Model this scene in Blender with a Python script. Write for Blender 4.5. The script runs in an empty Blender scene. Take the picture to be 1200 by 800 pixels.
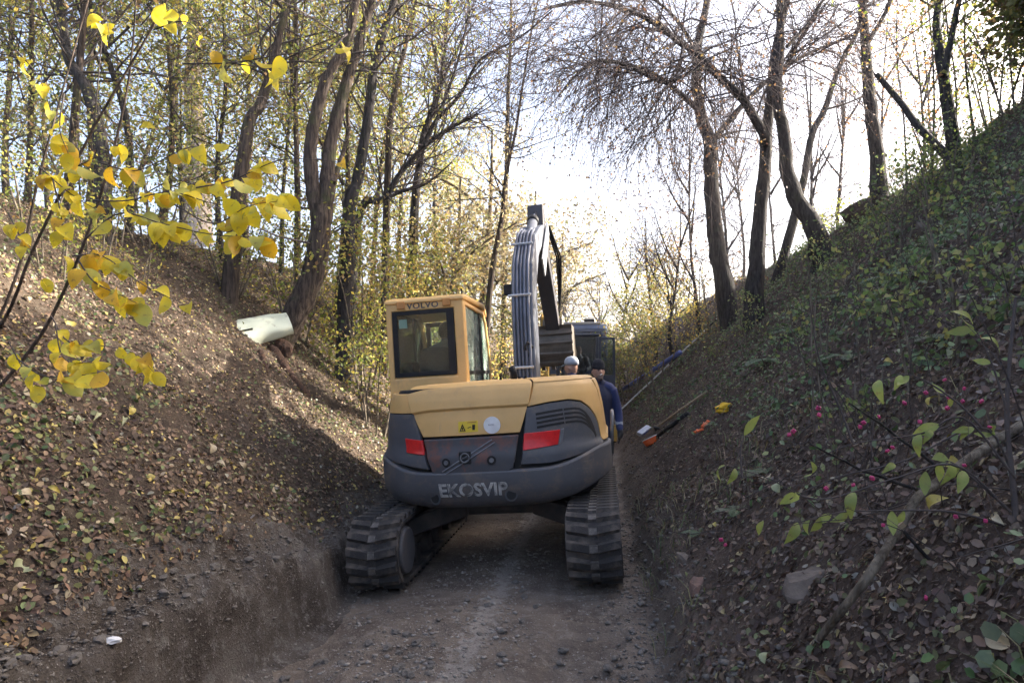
import bpy, bmesh, math, random
import numpy as np
from mathutils import Vector, Matrix, Quaternion, noise as mnoise

R = math.radians
random.seed(7)
rng = np.random.default_rng(7)
scene = bpy.context.scene
col = scene.collection

# ------------------------------------------------------------------ camera, sky, sun, exposure
CH = 1.83
PITCH = math.atan(30 / 800)
FP = 800.0
cam_d = bpy.data.cameras.new("camera")
cam = bpy.data.objects.new("camera", cam_d); col.objects.link(cam)
cam.location = (0, 0, CH)
cam.rotation_euler = (math.pi / 2 + PITCH, 0, 0)
cam_d.sensor_width = 36.0; cam_d.lens = 24.0
cam_d.clip_start = 0.05; cam_d.clip_end = 2000
scene.camera = cam

SUN_AZ, SUN_EL = 72.0, 27.0
world = bpy.data.worlds.new("World"); scene.world = world
world.use_nodes = True
wn = world.node_tree.nodes; wl = world.node_tree.links
for n in list(wn): wn.remove(n)
wo = wn.new("ShaderNodeOutputWorld"); wb = wn.new("ShaderNodeBackground"); ws = wn.new("ShaderNodeTexSky")
ws.sky_type = 'NISHITA'; ws.sun_disc = False
ws.sun_elevation = R(SUN_EL); ws.sun_rotation = R(SUN_AZ)
ws.air_density = 0.7; ws.dust_density = 6.0; ws.ozone_density = 0.4
wb.inputs[1].default_value = 0.15
wl.new(ws.outputs[0], wb.inputs[0]); wl.new(wb.outputs[0], wo.inputs[0])
sd = bpy.data.lights.new("sun", 'SUN'); sun = bpy.data.objects.new("sun", sd); col.objects.link(sun)
sd.energy = 5.0; sd.angle = R(0.5); sd.color = (1.0, 0.93, 0.82)
SV = Vector((math.sin(R(SUN_AZ)) * math.cos(R(SUN_EL)), math.cos(R(SUN_AZ)) * math.cos(R(SUN_EL)), math.sin(R(SUN_EL))))
sun.rotation_euler = SV.to_track_quat('Z', 'Y').to_euler()
sun.location = SV * 60
scene.view_settings.view_transform = 'Standard'
scene.view_settings.look = 'None'
scene.view_settings.exposure = 2.3
scene.view_settings.gamma = 1.0
scene.view_settings.use_curve_mapping = False
scene.render.engine = 'CYCLES'
scene.cycles.use_denoising = True
scene.cycles.max_bounces = 6
scene.cycles.diffuse_bounces = 3
scene.cycles.glossy_bounces = 2
scene.cycles.adaptive_threshold = 0.02
scene.cycles.transparent_max_bounces = 10

# ------------------------------------------------------------------ helpers
def tag(o, label=None, cat=None, group=None, kind=None):
    if label: o["label"] = label
    if cat: o["category"] = cat
    if group: o["group"] = group
    if kind: o["kind"] = kind
    return o

def empty(name, loc=(0, 0, 0), rot=(0, 0, 0)):
    o = bpy.data.objects.new(name, None); col.objects.link(o)
    o.location = loc; o.rotation_euler = rot
    o.empty_display_size = 0.1
    return o

def link(name, me, m=None, parent=None, smooth=False):
    o = bpy.data.objects.new(name, me); col.objects.link(o)
    if m is not None and len(me.materials) == 0: me.materials.append(m)
    if parent is not None: o.parent = parent
    if smooth: me.polygons.foreach_set("use_smooth", np.ones(len(me.polygons), dtype=bool))
    return o

def np_mesh(name, V, F, colr=None):
    """V (n,3), F (m,k) constant k"""
    V = np.ascontiguousarray(V, dtype=np.float32); F = np.ascontiguousarray(F, dtype=np.int32)
    me = bpy.data.meshes.new(name)
    me.vertices.add(len(V)); me.vertices.foreach_set("co", V.ravel())
    m, k = F.shape
    me.loops.add(m * k); me.loops.foreach_set("vertex_index", F.ravel())
    me.polygons.add(m)
    me.polygons.foreach_set("loop_start", np.arange(0, m * k, k, dtype=np.int32))
    me.polygons.foreach_set("loop_total", np.full(m, k, dtype=np.int32))
    if colr is not None:
        a = me.attributes.new("col", 'FLOAT_COLOR', 'POINT')
        c = np.ones((len(V), 4), dtype=np.float32); c[:, :3] = colr
        a.data.foreach_set("color", c.ravel())
    me.update(calc_edges=True)
    return me

class MB:
    def __init__(s): s.v = []; s.f = []
    def add(s, vs, fs):
        b = len(s.v); s.v += [tuple(x) for x in vs]; s.f += [tuple(b + i for i in f) for f in fs]; return s
    def box(s, c, size, rot=None):
        hx, hy, hz = size[0] / 2, size[1] / 2, size[2] / 2
        vs = [Vector((x, y, z)) for x in (-hx, hx) for y in (-hy, hy) for z in (-hz, hz)]
        if rot is not None: vs = [rot @ v for v in vs]
        c = Vector(c)
        return s.add([v + c for v in vs], [(0, 1, 3, 2), (4, 6, 7, 5), (0, 4, 5, 1), (2, 3, 7, 6), (0, 2, 6, 4), (1, 5, 7, 3)])
    def b2(s, lo, hi):
        return s.box([(a + b) / 2 for a, b in zip(lo, hi)], [abs(b - a) for a, b in zip(lo, hi)])
    def tube(s, pts, rad, n=10, cap=True, squash=1.0):
        pts = [Vector(p) for p in pts]
        if not hasattr(rad, '__len__'): rad = [rad] * len(pts)
        ref = None; rings = []
        for i, p in enumerate(pts):
            t = (pts[min(i + 1, len(pts) - 1)] - pts[max(i - 1, 0)]).normalized()
            if ref is None:
                ref = Vector((0, 0, 1)) if abs(t.z) < 0.8 else Vector((0, 1, 0))
            a = t.cross(ref).normalized(); b = a.cross(t).normalized(); ref = b
            rings.append([p + (a * math.cos(q) + b * math.sin(q) * squash) * rad[i] for q in [2 * math.pi * k / n for k in range(n)]])
        return s.loft(rings, cap)
    def loft(s, rings, cap=True, closed=True):
        n = len(rings[0]); vs = [v for r in rings for v in r]; fs = []
        for i in range(len(rings) - 1):
            for k in range(n if closed else n - 1):
                k2 = (k + 1) % n
                fs.append((i * n + k, i * n + k2, (i + 1) * n + k2, (i + 1) * n + k))
        if cap and closed:
            fs.append(tuple(reversed(range(n)))); fs.append(tuple(range((len(rings) - 1) * n, len(rings) * n)))
        return s.add(vs, fs)
    def prism(s, poly, axis, lo, hi):
        """poly of 2D points extruded on axis 0 (poly = y,z), 1 (x,z) or 2 (x,y)"""
        def P(a, b, t):
            return ((t, a, b), (a, t, b), (a, b, t))[axis]
        n = len(poly)
        vs = [P(a, b, lo) for a, b in poly] + [P(a, b, hi) for a, b in poly]
        fs = [(i, (i + 1) % n, n + (i + 1) % n, n + i) for i in range(n)] + [tuple(reversed(range(n))), tuple(range(n, 2 * n))]
        return s.add(vs, fs)
    def ring(s, outer, inner, axis, lo, hi):
        """frame between two polygons with equal point counts"""
        def P(a, b, t):
            return ((t, a, b), (a, t, b), (a, b, t))[axis]
        n = len(outer); vs = []
        for t in (lo, hi):
            vs += [P(a, b, t) for a, b in outer] + [P(a, b, t) for a, b in inner]
        fs = []
        for i in range(n):
            j = (i + 1) % n
            fs += [(i, j, n + j, n + i), (2 * n + i, 3 * n + i, 3 * n + j, 2 * n + j), (i, 2 * n + i, 2 * n + j, j), (n + i, n + j, 3 * n + j, 3 * n + i)]
        return s.add(vs, fs)
    def ball(s, c, r, nu=12, nv=8):
        if not hasattr(r, '__len__'): r = (r, r, r)
        c = Vector(c); vs = []; fs = []
        for i in range(nv + 1):
            th = math.pi * (0.02 + 0.96 * i / nv)
            for k in range(nu):
                ph = 2 * math.pi * k / nu
                vs.append(c + Vector((r[0] * math.sin(th) * math.cos(ph), r[1] * math.sin(th) * math.sin(ph), r[2] * math.cos(th))))
        for i in range(nv):
            for k in range(nu):
                k2 = (k + 1) % nu
                fs.append((i * nu + k, (i + 1) * nu + k, (i + 1) * nu + k2, i * nu + k2))
        fs.append(tuple(range(nu))); fs.append(tuple(reversed(range(nv * nu, nv * nu + nu))))
        return s.add(vs, fs)
    def mesh(s, name):
        me = bpy.data.meshes.new(name); me.from_pydata(s.v, [], s.f)
        bm = bmesh.new(); bm.from_mesh(me); bmesh.ops.recalc_face_normals(bm, faces=bm.faces); bm.to_mesh(me); bm.free()
        me.update(); return me
    def build(s, name, m, parent=None, smooth=False, bevel=0, seg=2):
        o = link(name, s.mesh(name), m, parent, smooth)
        if bevel:
            md = o.modifiers.new("bevel", 'BEVEL'); md.width = bevel; md.segments = seg; md.limit_method = 'ANGLE'; md.angle_limit = R(35)
        return o

def smooth_by_angle(o, deg=40):
    me = o.data
    bm = bmesh.new(); bm.from_mesh(me)
    for e in bm.edges:
        if len(e.link_faces) == 2: e.smooth = e.calc_face_angle(0) < R(deg)
    for f in bm.faces: f.smooth = True
    bm.to_mesh(me); bm.free(); return o

# ------------------------------------------------------------------ materials
def new_mat(name):
    m = bpy.data.materials.new(name); m.use_nodes = True
    nt = m.node_tree; b = nt.nodes["Principled BSDF"]
    return m, nt, b

def noise_mix(nt, c1, c2, scale, detail=6, vec=None, lo=0.35, hi=0.65, rough=0.6):
    n = nt.nodes.new("ShaderNodeTexNoise"); n.inputs["Scale"].default_value = scale; n.inputs["Detail"].default_value = detail
    n.inputs["Roughness"].default_value = rough
    if vec is not None: nt.links.new(vec, n.inputs["Vector"])
    r = nt.nodes.new("ShaderNodeMapRange"); r.inputs[1].default_value = lo; r.inputs[2].default_value = hi
    nt.links.new(n.outputs[0], r.inputs[0])
    mx = nt.nodes.new("ShaderNodeMix"); mx.data_type = 'RGBA'
    nt.links.new(r.outputs[0], mx.inputs[0])
    for i, c in ((6, c1), (7, c2)):
        if isinstance(c, tuple): mx.inputs[i].default_value = (*c, 1)
        else: nt.links.new(c, mx.inputs[i])
    return mx.outputs[2], n.outputs[0]

def objcoord(nt, stretch=(1, 1, 1)):
    tc = nt.nodes.new("ShaderNodeTexCoord"); mp = nt.nodes.new("ShaderNodeMapping")
    mp.inputs["Scale"].default_value = stretch
    nt.links.new(tc.outputs["Object"], mp.inputs["Vector"]); return mp.outputs[0]

def bump(nt, b, h, strength, dist=0.02):
    bp = nt.nodes.new("ShaderNodeBump"); bp.inputs["Strength"].default_value = strength; bp.inputs["Distance"].default_value = dist
    nt.links.new(h, bp.inputs["Height"]); nt.links.new(bp.outputs[0], b.inputs["Normal"])

def mat(name, c1, c2=None, scale=8, rough=0.6, metal=0.0, bmp=0.0, bscale=None, stretch=(1, 1, 1), lo=0.35, hi=0.65, spec=0.5, bdist=0.02):
    m, nt, b = new_mat(name)
    v = objcoord(nt, stretch)
    c2 = c2 or tuple(x * 0.75 for x in c1)
    o, h = noise_mix(nt, c1, c2, scale, vec=v, lo=lo, hi=hi)
    nt.links.new(o, b.inputs["Base Color"])
    b.inputs["Roughness"].default_value = rough; b.inputs["Metallic"].default_value = metal
    b.inputs["Specular IOR Level"].default_value = spec
    if bmp:
        if bscale:
            n2 = nt.nodes.new("ShaderNodeTexNoise"); n2.inputs["Scale"].default_value = bscale; n2.inputs["Detail"].default_value = 8
            nt.links.new(v, n2.inputs["Vector"]); h = n2.outputs[0]
        bump(nt, b, h, bmp, bdist)
    return m

def dirty(name, c1, c2, dirt, rough=0.45, dscale=5.0, lo=0.52, hi=0.75, metal=0, scr=None):
    """painted metal: two close tones, patches of dirt or rust and fine speckle"""
    m, nt, b = new_mat(name); v = objcoord(nt)
    base, _ = noise_mix(nt, c1, c2, 2.5, vec=v)
    d, h = noise_mix(nt, base, dirt, dscale, detail=10, vec=v, lo=lo, hi=hi, rough=0.72)
    if scr:
        vs = objcoord(nt, (3, 3, 22) if 'yellow' not in name else (9, 9, 1.2)); d, _ = noise_mix(nt, d, scr, 2.2, detail=8, vec=vs, lo=0.62, hi=0.80)
    nt.links.new(d, b.inputs["Base Color"])
    rr = nt.nodes.new("ShaderNodeMapRange"); rr.inputs[3].default_value = rough - 0.1; rr.inputs[4].default_value = min(1, rough + 0.3)
    nt.links.new(h, rr.inputs[0]); nt.links.new(rr.outputs[0], b.inputs["Roughness"])
    b.inputs["Metallic"].default_value = metal
    bump(nt, b, h, 0.08, 0.01)
    return m

def leaf_mat(name, trans=0.45, rough=0.55, vein=False):
    """colour from the per-leaf attribute, light passes through the blade"""
    m, nt, b = new_mat(name)
    at = nt.nodes.new("ShaderNodeAttribute"); at.attribute_name = "col"
    n = nt.nodes.new("ShaderNodeTexNoise"); n.inputs["Scale"].default_value = 60
    v = objcoord(nt); nt.links.new(v, n.inputs["Vector"])
    hs = nt.nodes.new("ShaderNodeHueSaturation")
    mr = nt.nodes.new("ShaderNodeMapRange"); mr.inputs[3].default_value = 0.7; mr.inputs[4].default_value = 1.25
    nt.links.new(n.outputs[0], mr.inputs[0]); nt.links.new(mr.outputs[0], hs.inputs["Value"])
    nt.links.new(at.outputs["Color"], hs.inputs["Color"])
    nt.links.new(hs.outputs[0], b.inputs["Base Color"]); b.inputs["Roughness"].default_value = rough
    tr = nt.nodes.new("ShaderNodeBsdfTranslucent"); nt.links.new(hs.outputs[0], tr.inputs["Color"])
    mx = nt.nodes.new("ShaderNodeMixShader"); mx.inputs[0].default_value = trans
    out = nt.nodes["Material Output"]
    nt.links.new(b.outputs[0], mx.inputs[1]); nt.links.new(tr.outputs[0], mx.inputs[2]); nt.links.new(mx.outputs[0], out.inputs[0])
    return m

def blade_mat(name, c1, c2, c3, trans=0.5):
    """single large leaf: mottled, with object-random hue"""
    m, nt, b = new_mat(name); v = objcoord(nt)
    o, h = noise_mix(nt, c1, c2, 2.5, vec=v, lo=0.3, hi=0.7)
    o, _ = noise_mix(nt, o, c3, 5, vec=v, lo=0.56, hi=0.72, detail=8)
    oi = nt.nodes.new("ShaderNodeObjectInfo"); hs = nt.nodes.new("ShaderNodeHueSaturation")
    mr = nt.nodes.new("ShaderNodeMapRange"); mr.inputs[3].default_value = 0.75; mr.inputs[4].default_value = 1.15
    nt.links.new(oi.outputs["Random"], mr.inputs[0]); nt.links.new(mr.outputs[0], hs.inputs["Value"]); nt.links.new(o, hs.inputs["Color"])
    nt.links.new(hs.outputs[0], b.inputs["Base Color"]); b.inputs["Roughness"].default_value = 0.5
    tr = nt.nodes.new("ShaderNodeBsdfTranslucent"); nt.links.new(hs.outputs[0], tr.inputs["Color"])
    mx = nt.nodes.new("ShaderNodeMixShader"); mx.inputs[0].default_value = trans
    nt.links.new(b.outputs[0], mx.inputs[1]); nt.links.new(tr.outputs[0], mx.inputs[2]); nt.links.new(mx.outputs[0], nt.nodes["Material Output"].inputs[0])
    return m

def glass_mat(name, tint, rough=0.03, dirt=0.08):
    m, nt, b = new_mat(name); nt.nodes.remove(b)
    t = nt.nodes.new("ShaderNodeBsdfTransparent"); t.inputs[0].default_value = (*tint, 1)
    g = nt.nodes.new("ShaderNodeBsdfGlossy"); g.inputs["Roughness"].default_value = rough
    f = nt.nodes.new("ShaderNodeFresnel"); f.inputs[0].default_value = 1.5
    d = nt.nodes.new("ShaderNodeBsdfDiffuse"); d.inputs[0].default_value = (0.55, 0.62, 0.55, 1)
    n = nt.nodes.new("ShaderNodeTexNoise"); n.inputs["Scale"].default_value = 6; n.inputs["Detail"].default_value = 10
    mr = nt.nodes.new("ShaderNodeMapRange"); mr.inputs[1].default_value = 0.4; mr.inputs[2].default_value = 0.8; mr.inputs[3].default_value = dirt * .4; mr.inputs[4].default_value = dirt
    nt.links.new(objcoord(nt), n.inputs["Vector"]); nt.links.new(n.outputs[0], mr.inputs[0])
    m1 = nt.nodes.new("ShaderNodeMixShader"); m2 = nt.nodes.new("ShaderNodeMixShader")
    nt.links.new(f.outputs[0], m1.inputs[0]); nt.links.new(t.outputs[0], m1.inputs[1]); nt.links.new(g.outputs[0], m1.inputs[2])
    nt.links.new(mr.outputs[0], m2.inputs[0]); nt.links.new(m1.outputs[0], m2.inputs[1]); nt.links.new(d.outputs[0], m2.inputs[2])
    nt.links.new(m2.outputs[0], nt.nodes["Material Output"].inputs[0])
    return m

def bark(name, c1, c2, moss=None):
    m, nt, b = new_mat(name)
    v = objcoord(nt, (1, 1, 0.16))
    o, h = noise_mix(nt, c1, c2, 28, vec=v, lo=0.38, hi=0.62, detail=9)
    if moss:
        o, _ = noise_mix(nt, o, moss, 3.0, vec=objcoord(nt), lo=0.55, hi=0.75)
    nt.links.new(o, b.inputs["Base Color"]); b.inputs["Roughness"].default_value = 0.9; b.inputs["Specular IOR Level"].default_value = 0.2
    bump(nt, b, h, 0.9, 0.05)
    return m

M = {}
M['yellow'] = dirty('yellow_paint', (0.66, 0.40, 0.145), (0.57, 0.345, 0.122), (0.32, 0.22, 0.12), 0.42, 6, 0.56, 0.95, scr=(0.45, 0.31, 0.16))
M['yellow2'] = dirty('yellow_worn_paint', (0.45, 0.26, 0.04), (0.35, 0.20, 0.035), (0.12, 0.09, 0.06), 0.6, 6)
M['grey'] = dirty('grey_paint', (0.075, 0.078, 0.088), (0.06, 0.062, 0.07), (0.17, 0.135, 0.105), 0.55, 6, 0.5, 0.82)
M['grey_rust'] = dirty('scratched_grey_paint', (0.055, 0.055, 0.062), (0.045, 0.045, 0.05), (0.13, 0.055, 0.04), 0.5, 4.5, 0.48, 0.58, scr=(0.12, 0.11, 0.11))
M['cwgrey'] = dirty('counterweight_paint', (0.085, 0.085, 0.092), (0.065, 0.065, 0.072), (0.19, 0.145, 0.11), 0.6, 5, 0.5, 0.75, scr=(0.21, 0.185, 0.165))
M['black'] = mat('black_gap', (0.008, 0.008, 0.009), (0.012, 0.011, 0.010), rough=0.8)
M['blackplastic'] = mat('black_plastic', (0.012, 0.012, 0.013), (0.022, 0.02, 0.019), rough=0.55, spec=0.2)
M['rubber'] = mat('dusty_rubber', (0.030, 0.027, 0.026), (0.17, 0.135, 0.105), 5, rough=0.95, lo=.45, hi=.75, bmp=0.4, bscale=40)
M['dustrubber'] = mat('dusty_track_centre', (0.15, 0.135, 0.12), (0.06, 0.05, 0.045), 22, rough=0.95, bmp=0.4)
M['steeldark'] = mat('grimy_steel', (0.035, 0.033, 0.033), (0.08, 0.065, 0.055), 7, rough=0.7, bmp=0.2)
M['boom'] = dirty('boom_grey', (0.115, 0.125, 0.155), (0.09, 0.098, 0.12), (0.07, 0.065, 0.06), 0.45, 6)
M['boomlight'] = mat('clamp_grey', (0.5, 0.5, 0.5), (0.35, 0.35, 0.36), rough=0.4)
M['armdark'] = dirty('arm_dark', (0.045, 0.042, 0.048), (0.035, 0.033, 0.038), (0.10, 0.07, 0.055), 0.5, 6)
M['chrome'] = mat('chrome_rod', (0.7, 0.7, 0.72), (0.6, 0.6, 0.62), rough=0.15, metal=1.0)
M['hose'] = mat('grey_pipe', (0.13, 0.14, 0.18), (0.085, 0.09, 0.115), rough=0.4)
M['bucket'] = mat('worn_bucket', (0.14, 0.115, 0.09), (0.08, 0.065, 0.05), 8, rough=0.6, metal=0.3, bmp=0.2)
M['red'] = mat('red_reflector', (0.62, 0.015, 0.015), (0.5, 0.012, 0.014), 30, rough=0.3)
M['white'] = mat('white_sticker', (0.75, 0.75, 0.74), (0.62, 0.61, 0.6), 12, rough=0.5)
M['whitepaint'] = mat('scuffed_white_paint', (0.60, 0.59, 0.56), (0.14, 0.13, 0.125), 14, rough=0.8, lo=0.46, hi=0.62)
M['sticker'] = mat('yellow_sticker', (0.72, 0.50, 0.02), (0.65, 0.45, 0.03), rough=0.4)
M['textgrey'] = mat('grey_lettering', (0.10, 0.10, 0.12), (0.13, 0.13, 0.14), rough=0.5)
M['bracket'] = mat('orange_bracket', (0.50, 0.22, 0.05), (0.38, 0.17, 0.05), rough=0.6)
M['emblem'] = mat('emblem_grey', (0.22, 0.22, 0.23), (0.14, 0.14, 0.15), rough=0.4, metal=0.4)
M['glass'] = glass_mat('cab_glass', (0.88, 0.96, 0.92), 0.03, 0.03)
M['glass_side'] = glass_mat('green_side_glass', (0.50, 0.74, 0.64), 0.08, 0.5)
M['glass_dark'] = glass_mat('dark_glass', (0.55, 0.6, 0.64), 0.03, 0.02)
M['seat'] = mat('seat_fabric', (0.02, 0.02, 0.022), (0.035, 0.034, 0.034), 20, rough=0.9)
M['cream'] = dirty('cream_sheet', (0.60, 0.63, 0.49), (0.52, 0.55, 0.42), (0.20, 0.16, 0.10), 0.6, 6, 0.55, 0.72)
M['bark'] = bark('bark_brown', (0.105, 0.078, 0.060), (0.028, 0.021, 0.017), (0.07, 0.075, 0.03))
M['bark2'] = bark('bark_grey', (0.062, 0.054, 0.051), (0.018, 0.016, 0.015), (0.04, 0.043, 0.024))
M['bark3'] = bark('bark_pale', (0.22, 0.185, 0.14), (0.09, 0.07, 0.05))
M['twig'] = mat('twig_bark', (0.075, 0.058, 0.05), (0.045, 0.035, 0.032), 5, rough=0.9)
M['twig2'] = mat('twig_violet', (0.085, 0.062, 0.060), (0.05, 0.038, 0.038), 5, rough=0.9)
M['root'] = bark('root_red', (0.10, 0.055, 0.036), (0.04, 0.025, 0.018))
M['leaf'] = leaf_mat('tree_leaf', 0.5)
M['litter'] = leaf_mat('fallen_leaf', 0.2, 0.7)
M['green'] = leaf_mat('green_leaf', 0.35, 0.45)
M['hazel'] = blade_mat('hazel_leaf', (0.80, 0.60, 0.02), (0.70, 0.62, 0.06), (0.40, 0.28, 0.05), 0.55)
M['hazel2'] = blade_mat('hazel_leaf_green', (0.42, 0.45, 0.10), (0.60, 0.52, 0.08), (0.25, 0.20, 0.08), 0.5)
M['hazel3'] = blade_mat('hazel_leaf_orange', (0.62, 0.36, 0.02), (0.70, 0.46, 0.03), (0.25, 0.13, 0.04), 0.5)
M['spindle'] = blade_mat('spindle_leaf', (0.26, 0.33, 0.075), (0.36, 0.38, 0.10), (0.24, 0.18, 0.08), 0.45)
M['fallen'] = [blade_mat('fallen_pale', (0.42, 0.36, 0.24), (0.32, 0.26, 0.16), (0.18, 0.13, 0.08), 0.15),
               blade_mat('fallen_yellow', (0.42, 0.33, 0.06), (0.34, 0.28, 0.07), (0.18, 0.12, 0.05), 0.15),
               blade_mat('fallen_green', (0.24, 0.26, 0.13), (0.30, 0.31, 0.17), (0.16, 0.15, 0.07), 0.15),
               blade_mat('fallen_brown', (0.20, 0.12, 0.065), (0.15, 0.09, 0.05), (0.08, 0.05, 0.03), 0.1)]
M['pink'] = mat('pink_fruit', (0.45, 0.03, 0.13), (0.34, 0.02, 0.09), 30, rough=0.45)
M['rock'] = mat('field_stone', (0.15, 0.118, 0.094), (0.085, 0.066, 0.053), 9, rough=0.9, bmp=0.6, bscale=25)
M['brickstone'] = mat('reddish_stone', (0.17, 0.10, 0.075), (0.10, 0.065, 0.05), 9, rough=0.9, bmp=0.5, bscale=25)
M['clod'] = mat('grey_clod', (0.185, 0.165, 0.145), (0.09, 0.077, 0.065), 14, rough=0.95, bmp=0.5, bscale=35)
M['navy'] = mat('navy_cloth', (0.012, 0.018, 0.05), (0.02, 0.028, 0.07), 25, rough=0.9)
M['orange'] = mat('orange_plastic', (0.75, 0.13, 0.02), (0.65, 0.10, 0.02), rough=0.5)
M['yellowcloth'] = mat('yellow_cloth', (0.70, 0.42, 0.01), (0.55, 0.32, 0.01), 14, rough=0.7, bmp=0.3)
M['bluepipe'] = mat('blue_pipe', (0.07, 0.10, 0.32), (0.10, 0.13, 0.36), 6, rough=0.4)
M['wood'] = mat('ash_wood', (0.34, 0.25, 0.15), (0.25, 0.18, 0.11), 10, rough=0.7, stretch=(1, 1, 8))
M['silver'] = mat('silver_metal', (0.45, 0.46, 0.50), (0.35, 0.36, 0.40), rough=0.35, metal=0.6)
M['navyframe'] = mat('navy_frame', (0.012, 0.017, 0.032), (0.02, 0.026, 0.045), rough=0.45)
M['truck'] = mat('blue_truck_paint', (0.06, 0.09, 0.17), (0.05, 0.075, 0.14), rough=0.4)
M['lampgrey'] = mat('lamp_grey', (0.28, 0.28, 0.29), (0.22, 0.22, 0.23), rough=0.5)

# ------------------------------------------------------------------ terrain
def sst(a, b, x):
    t = np.clip((x - a) / (b - a), 0, 1); return t * t * (3 - 2 * t)

_perm = np.random.default_rng(3).random((256, 256))
def vnoise(x, y):
    xi = np.floor(x).astype(int); yi = np.floor(y).astype(int); fx = x - xi; fy = y - yi
    fx = fx * fx * (3 - 2 * fx); fy = fy * fy * (3 - 2 * fy)
    g = lambda i, j: _perm[i % 256, j % 256]
    return (g(xi, yi) * (1 - fx) + g(xi + 1, yi) * fx) * (1 - fy) + (g(xi, yi + 1) * (1 - fx) + g(xi + 1, yi + 1) * fx) * fy - 0.5
def fbm(x, y, f, o=4):
    r = 0; a = 1.0
    for k in range(o): r = r + a * vnoise(x * f + 17.3 * k, y * f + 5.1 * k); a *= 0.5; f *= 2.03
    return r

SL, SR = -2.2, 0.3      # lane edges in the lane's own cross coordinate
def axis(y):
    y = np.asarray(y, float)
    return 0.13 * y + 0.0012 * np.clip(y - 22, 0, 60) ** 2 * -1.0
def smin(a, b, k):
    h = np.clip(0.5 + 0.5 * (b - a) / k, 0, 1); return b * (1 - h) + a * h - k * h * (1 - h)
def height(x, y):
    x = np.asarray(x, float); y = np.asarray(y, float)
    s = x - axis(y)
    wob = fbm(x * 0 + 3, y, 0.9, 3) * 0.22
    # floor
    zf = 0.02 * np.clip(y - 7, 0, 40) + 0.05 * fbm(x, y, 1.3, 3) + 0.035 * fbm(x, y, 6, 3) + 0.014 * fbm(x, y, 17, 2)
    zf = zf - 0.10 * np.exp(-((s + 1.95) / 0.28) ** 2) * (1 - sst(6, 8, y))
    foot = sst(5.0, 5.6, y) * (1 - sst(8.6, 9.4, y)) * sst(SL - .1, SL + .1, s) * (1 - sst(SR, SR + .15, s))
    zf = zf * (1 - .75 * foot) + (0.062 * (s + .8) - 0.035) * foot
    rib = sst(0.14, 0.2, s + 0.52) * (1 - sst(0.62, 0.7, s + 0.52))
    zf = zf + np.where(y < 5.9, 0.026 * np.sin(y * 2 * math.pi / 0.15 + 1.2 * (s + 0.2)) * rib, 0) - 0.03 * rib
    # left
    t = SL + wob - s
    hb = 0.70 - 0.34 * sst(3.5, 6.8, y)
    n1 = fbm(x, y, 0.8, 4); n2 = fbm(x, y, 5, 3)
    lip = np.exp(-((t - 0.3) / 0.22) ** 2)
    zl = hb * (0.8 * sst(0.0, 0.15, t) + 0.2 * sst(0.1, 0.4, t)) + smin(0.80 * np.clip(t - 0.25, 0, None), 3.55 + 0.12 * (t - 4.6), 0.8) * sst(0.1, 0.4, t) \
        + (0.16 * n1 * sst(0.5, 2, t) + 0.05 * n2 * sst(0.3, 0.8, t)) + 0.15 * n2 * lip + 0.14 * fbm(x, y, 3, 3) * lip + 0.05 * fbm(x, y, 13, 3) * np.exp(-((t - 0.15) / 0.2) ** 2)
    # right
    t2 = s - SR - wob * 0.6
    hr = 0.34 - 0.1 * sst(7, 12, y)
    top = 5.55 - 0.4 * sst(10.0, 11.0, y) - 0.5 * sst(12.5, 17.0, y) - 1.0 * sst(28, 60, y)  # nearer dip in the crest is shaped to let sun onto the left bank
    zr = hr * sst(0, 0.26, t2) + smin(0.93 * np.clip(t2 - 0.2, 0, None), top + (0.02 + 0.5 * (1 - sst(9.0, 10.8, y))) * np.clip(t2 - 6, -6, 3), 0.5) * sst(0.1, 0.4, t2) \
        + 0.16 * n1 * sst(0.5, 2, t2) + 0.06 * n2 * sst(0.15, 0.6, t2)  # near ground behind the crest rises unseen, added to block the sun
    far = 1 - 0.55 * sst(40, 120, y)
    return zf + (np.where(t > 0, zl, 0) + np.where(t2 > 0, zr, 0)) * far

def Hh(x, y): return float(height(np.array([x]), np.array([y]))[0])
def normal(x, y, e=0.04):
    return Vector((-(Hh(x + e, y) - Hh(x - e, y)) / (2 * e), -(Hh(x, y + e) - Hh(x, y - e)) / (2 * e), 1)).normalized()

_c, _s = math.cos(PITCH), math.sin(PITCH)
def at(u, v, d):
    """the point at distance d (along y) seen at picture place u, v"""
    a = (u - 600) / FP; b = (400 - v) / FP
    k = d / (_c - b * _s)
    return Vector((a * k, d, CH + k * (_s + b * _c)))
_dd = np.concatenate([np.arange(1.2, 25, 0.01), np.arange(25, 150, 0.05)])
def G(u, v):
    """where the ground is met in that direction"""
    a = (u - 600) / FP; b = (400 - v) / FP
    k = _dd / (_c - b * _s); z = CH + k * (_s + b * _c)
    hit = np.nonzero(height(a * k, _dd) >= z)[0]
    i = hit[0] if len(hit) else len(_dd) - 1
    return Vector((a * k[i], _dd[i], z[i]))

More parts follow.
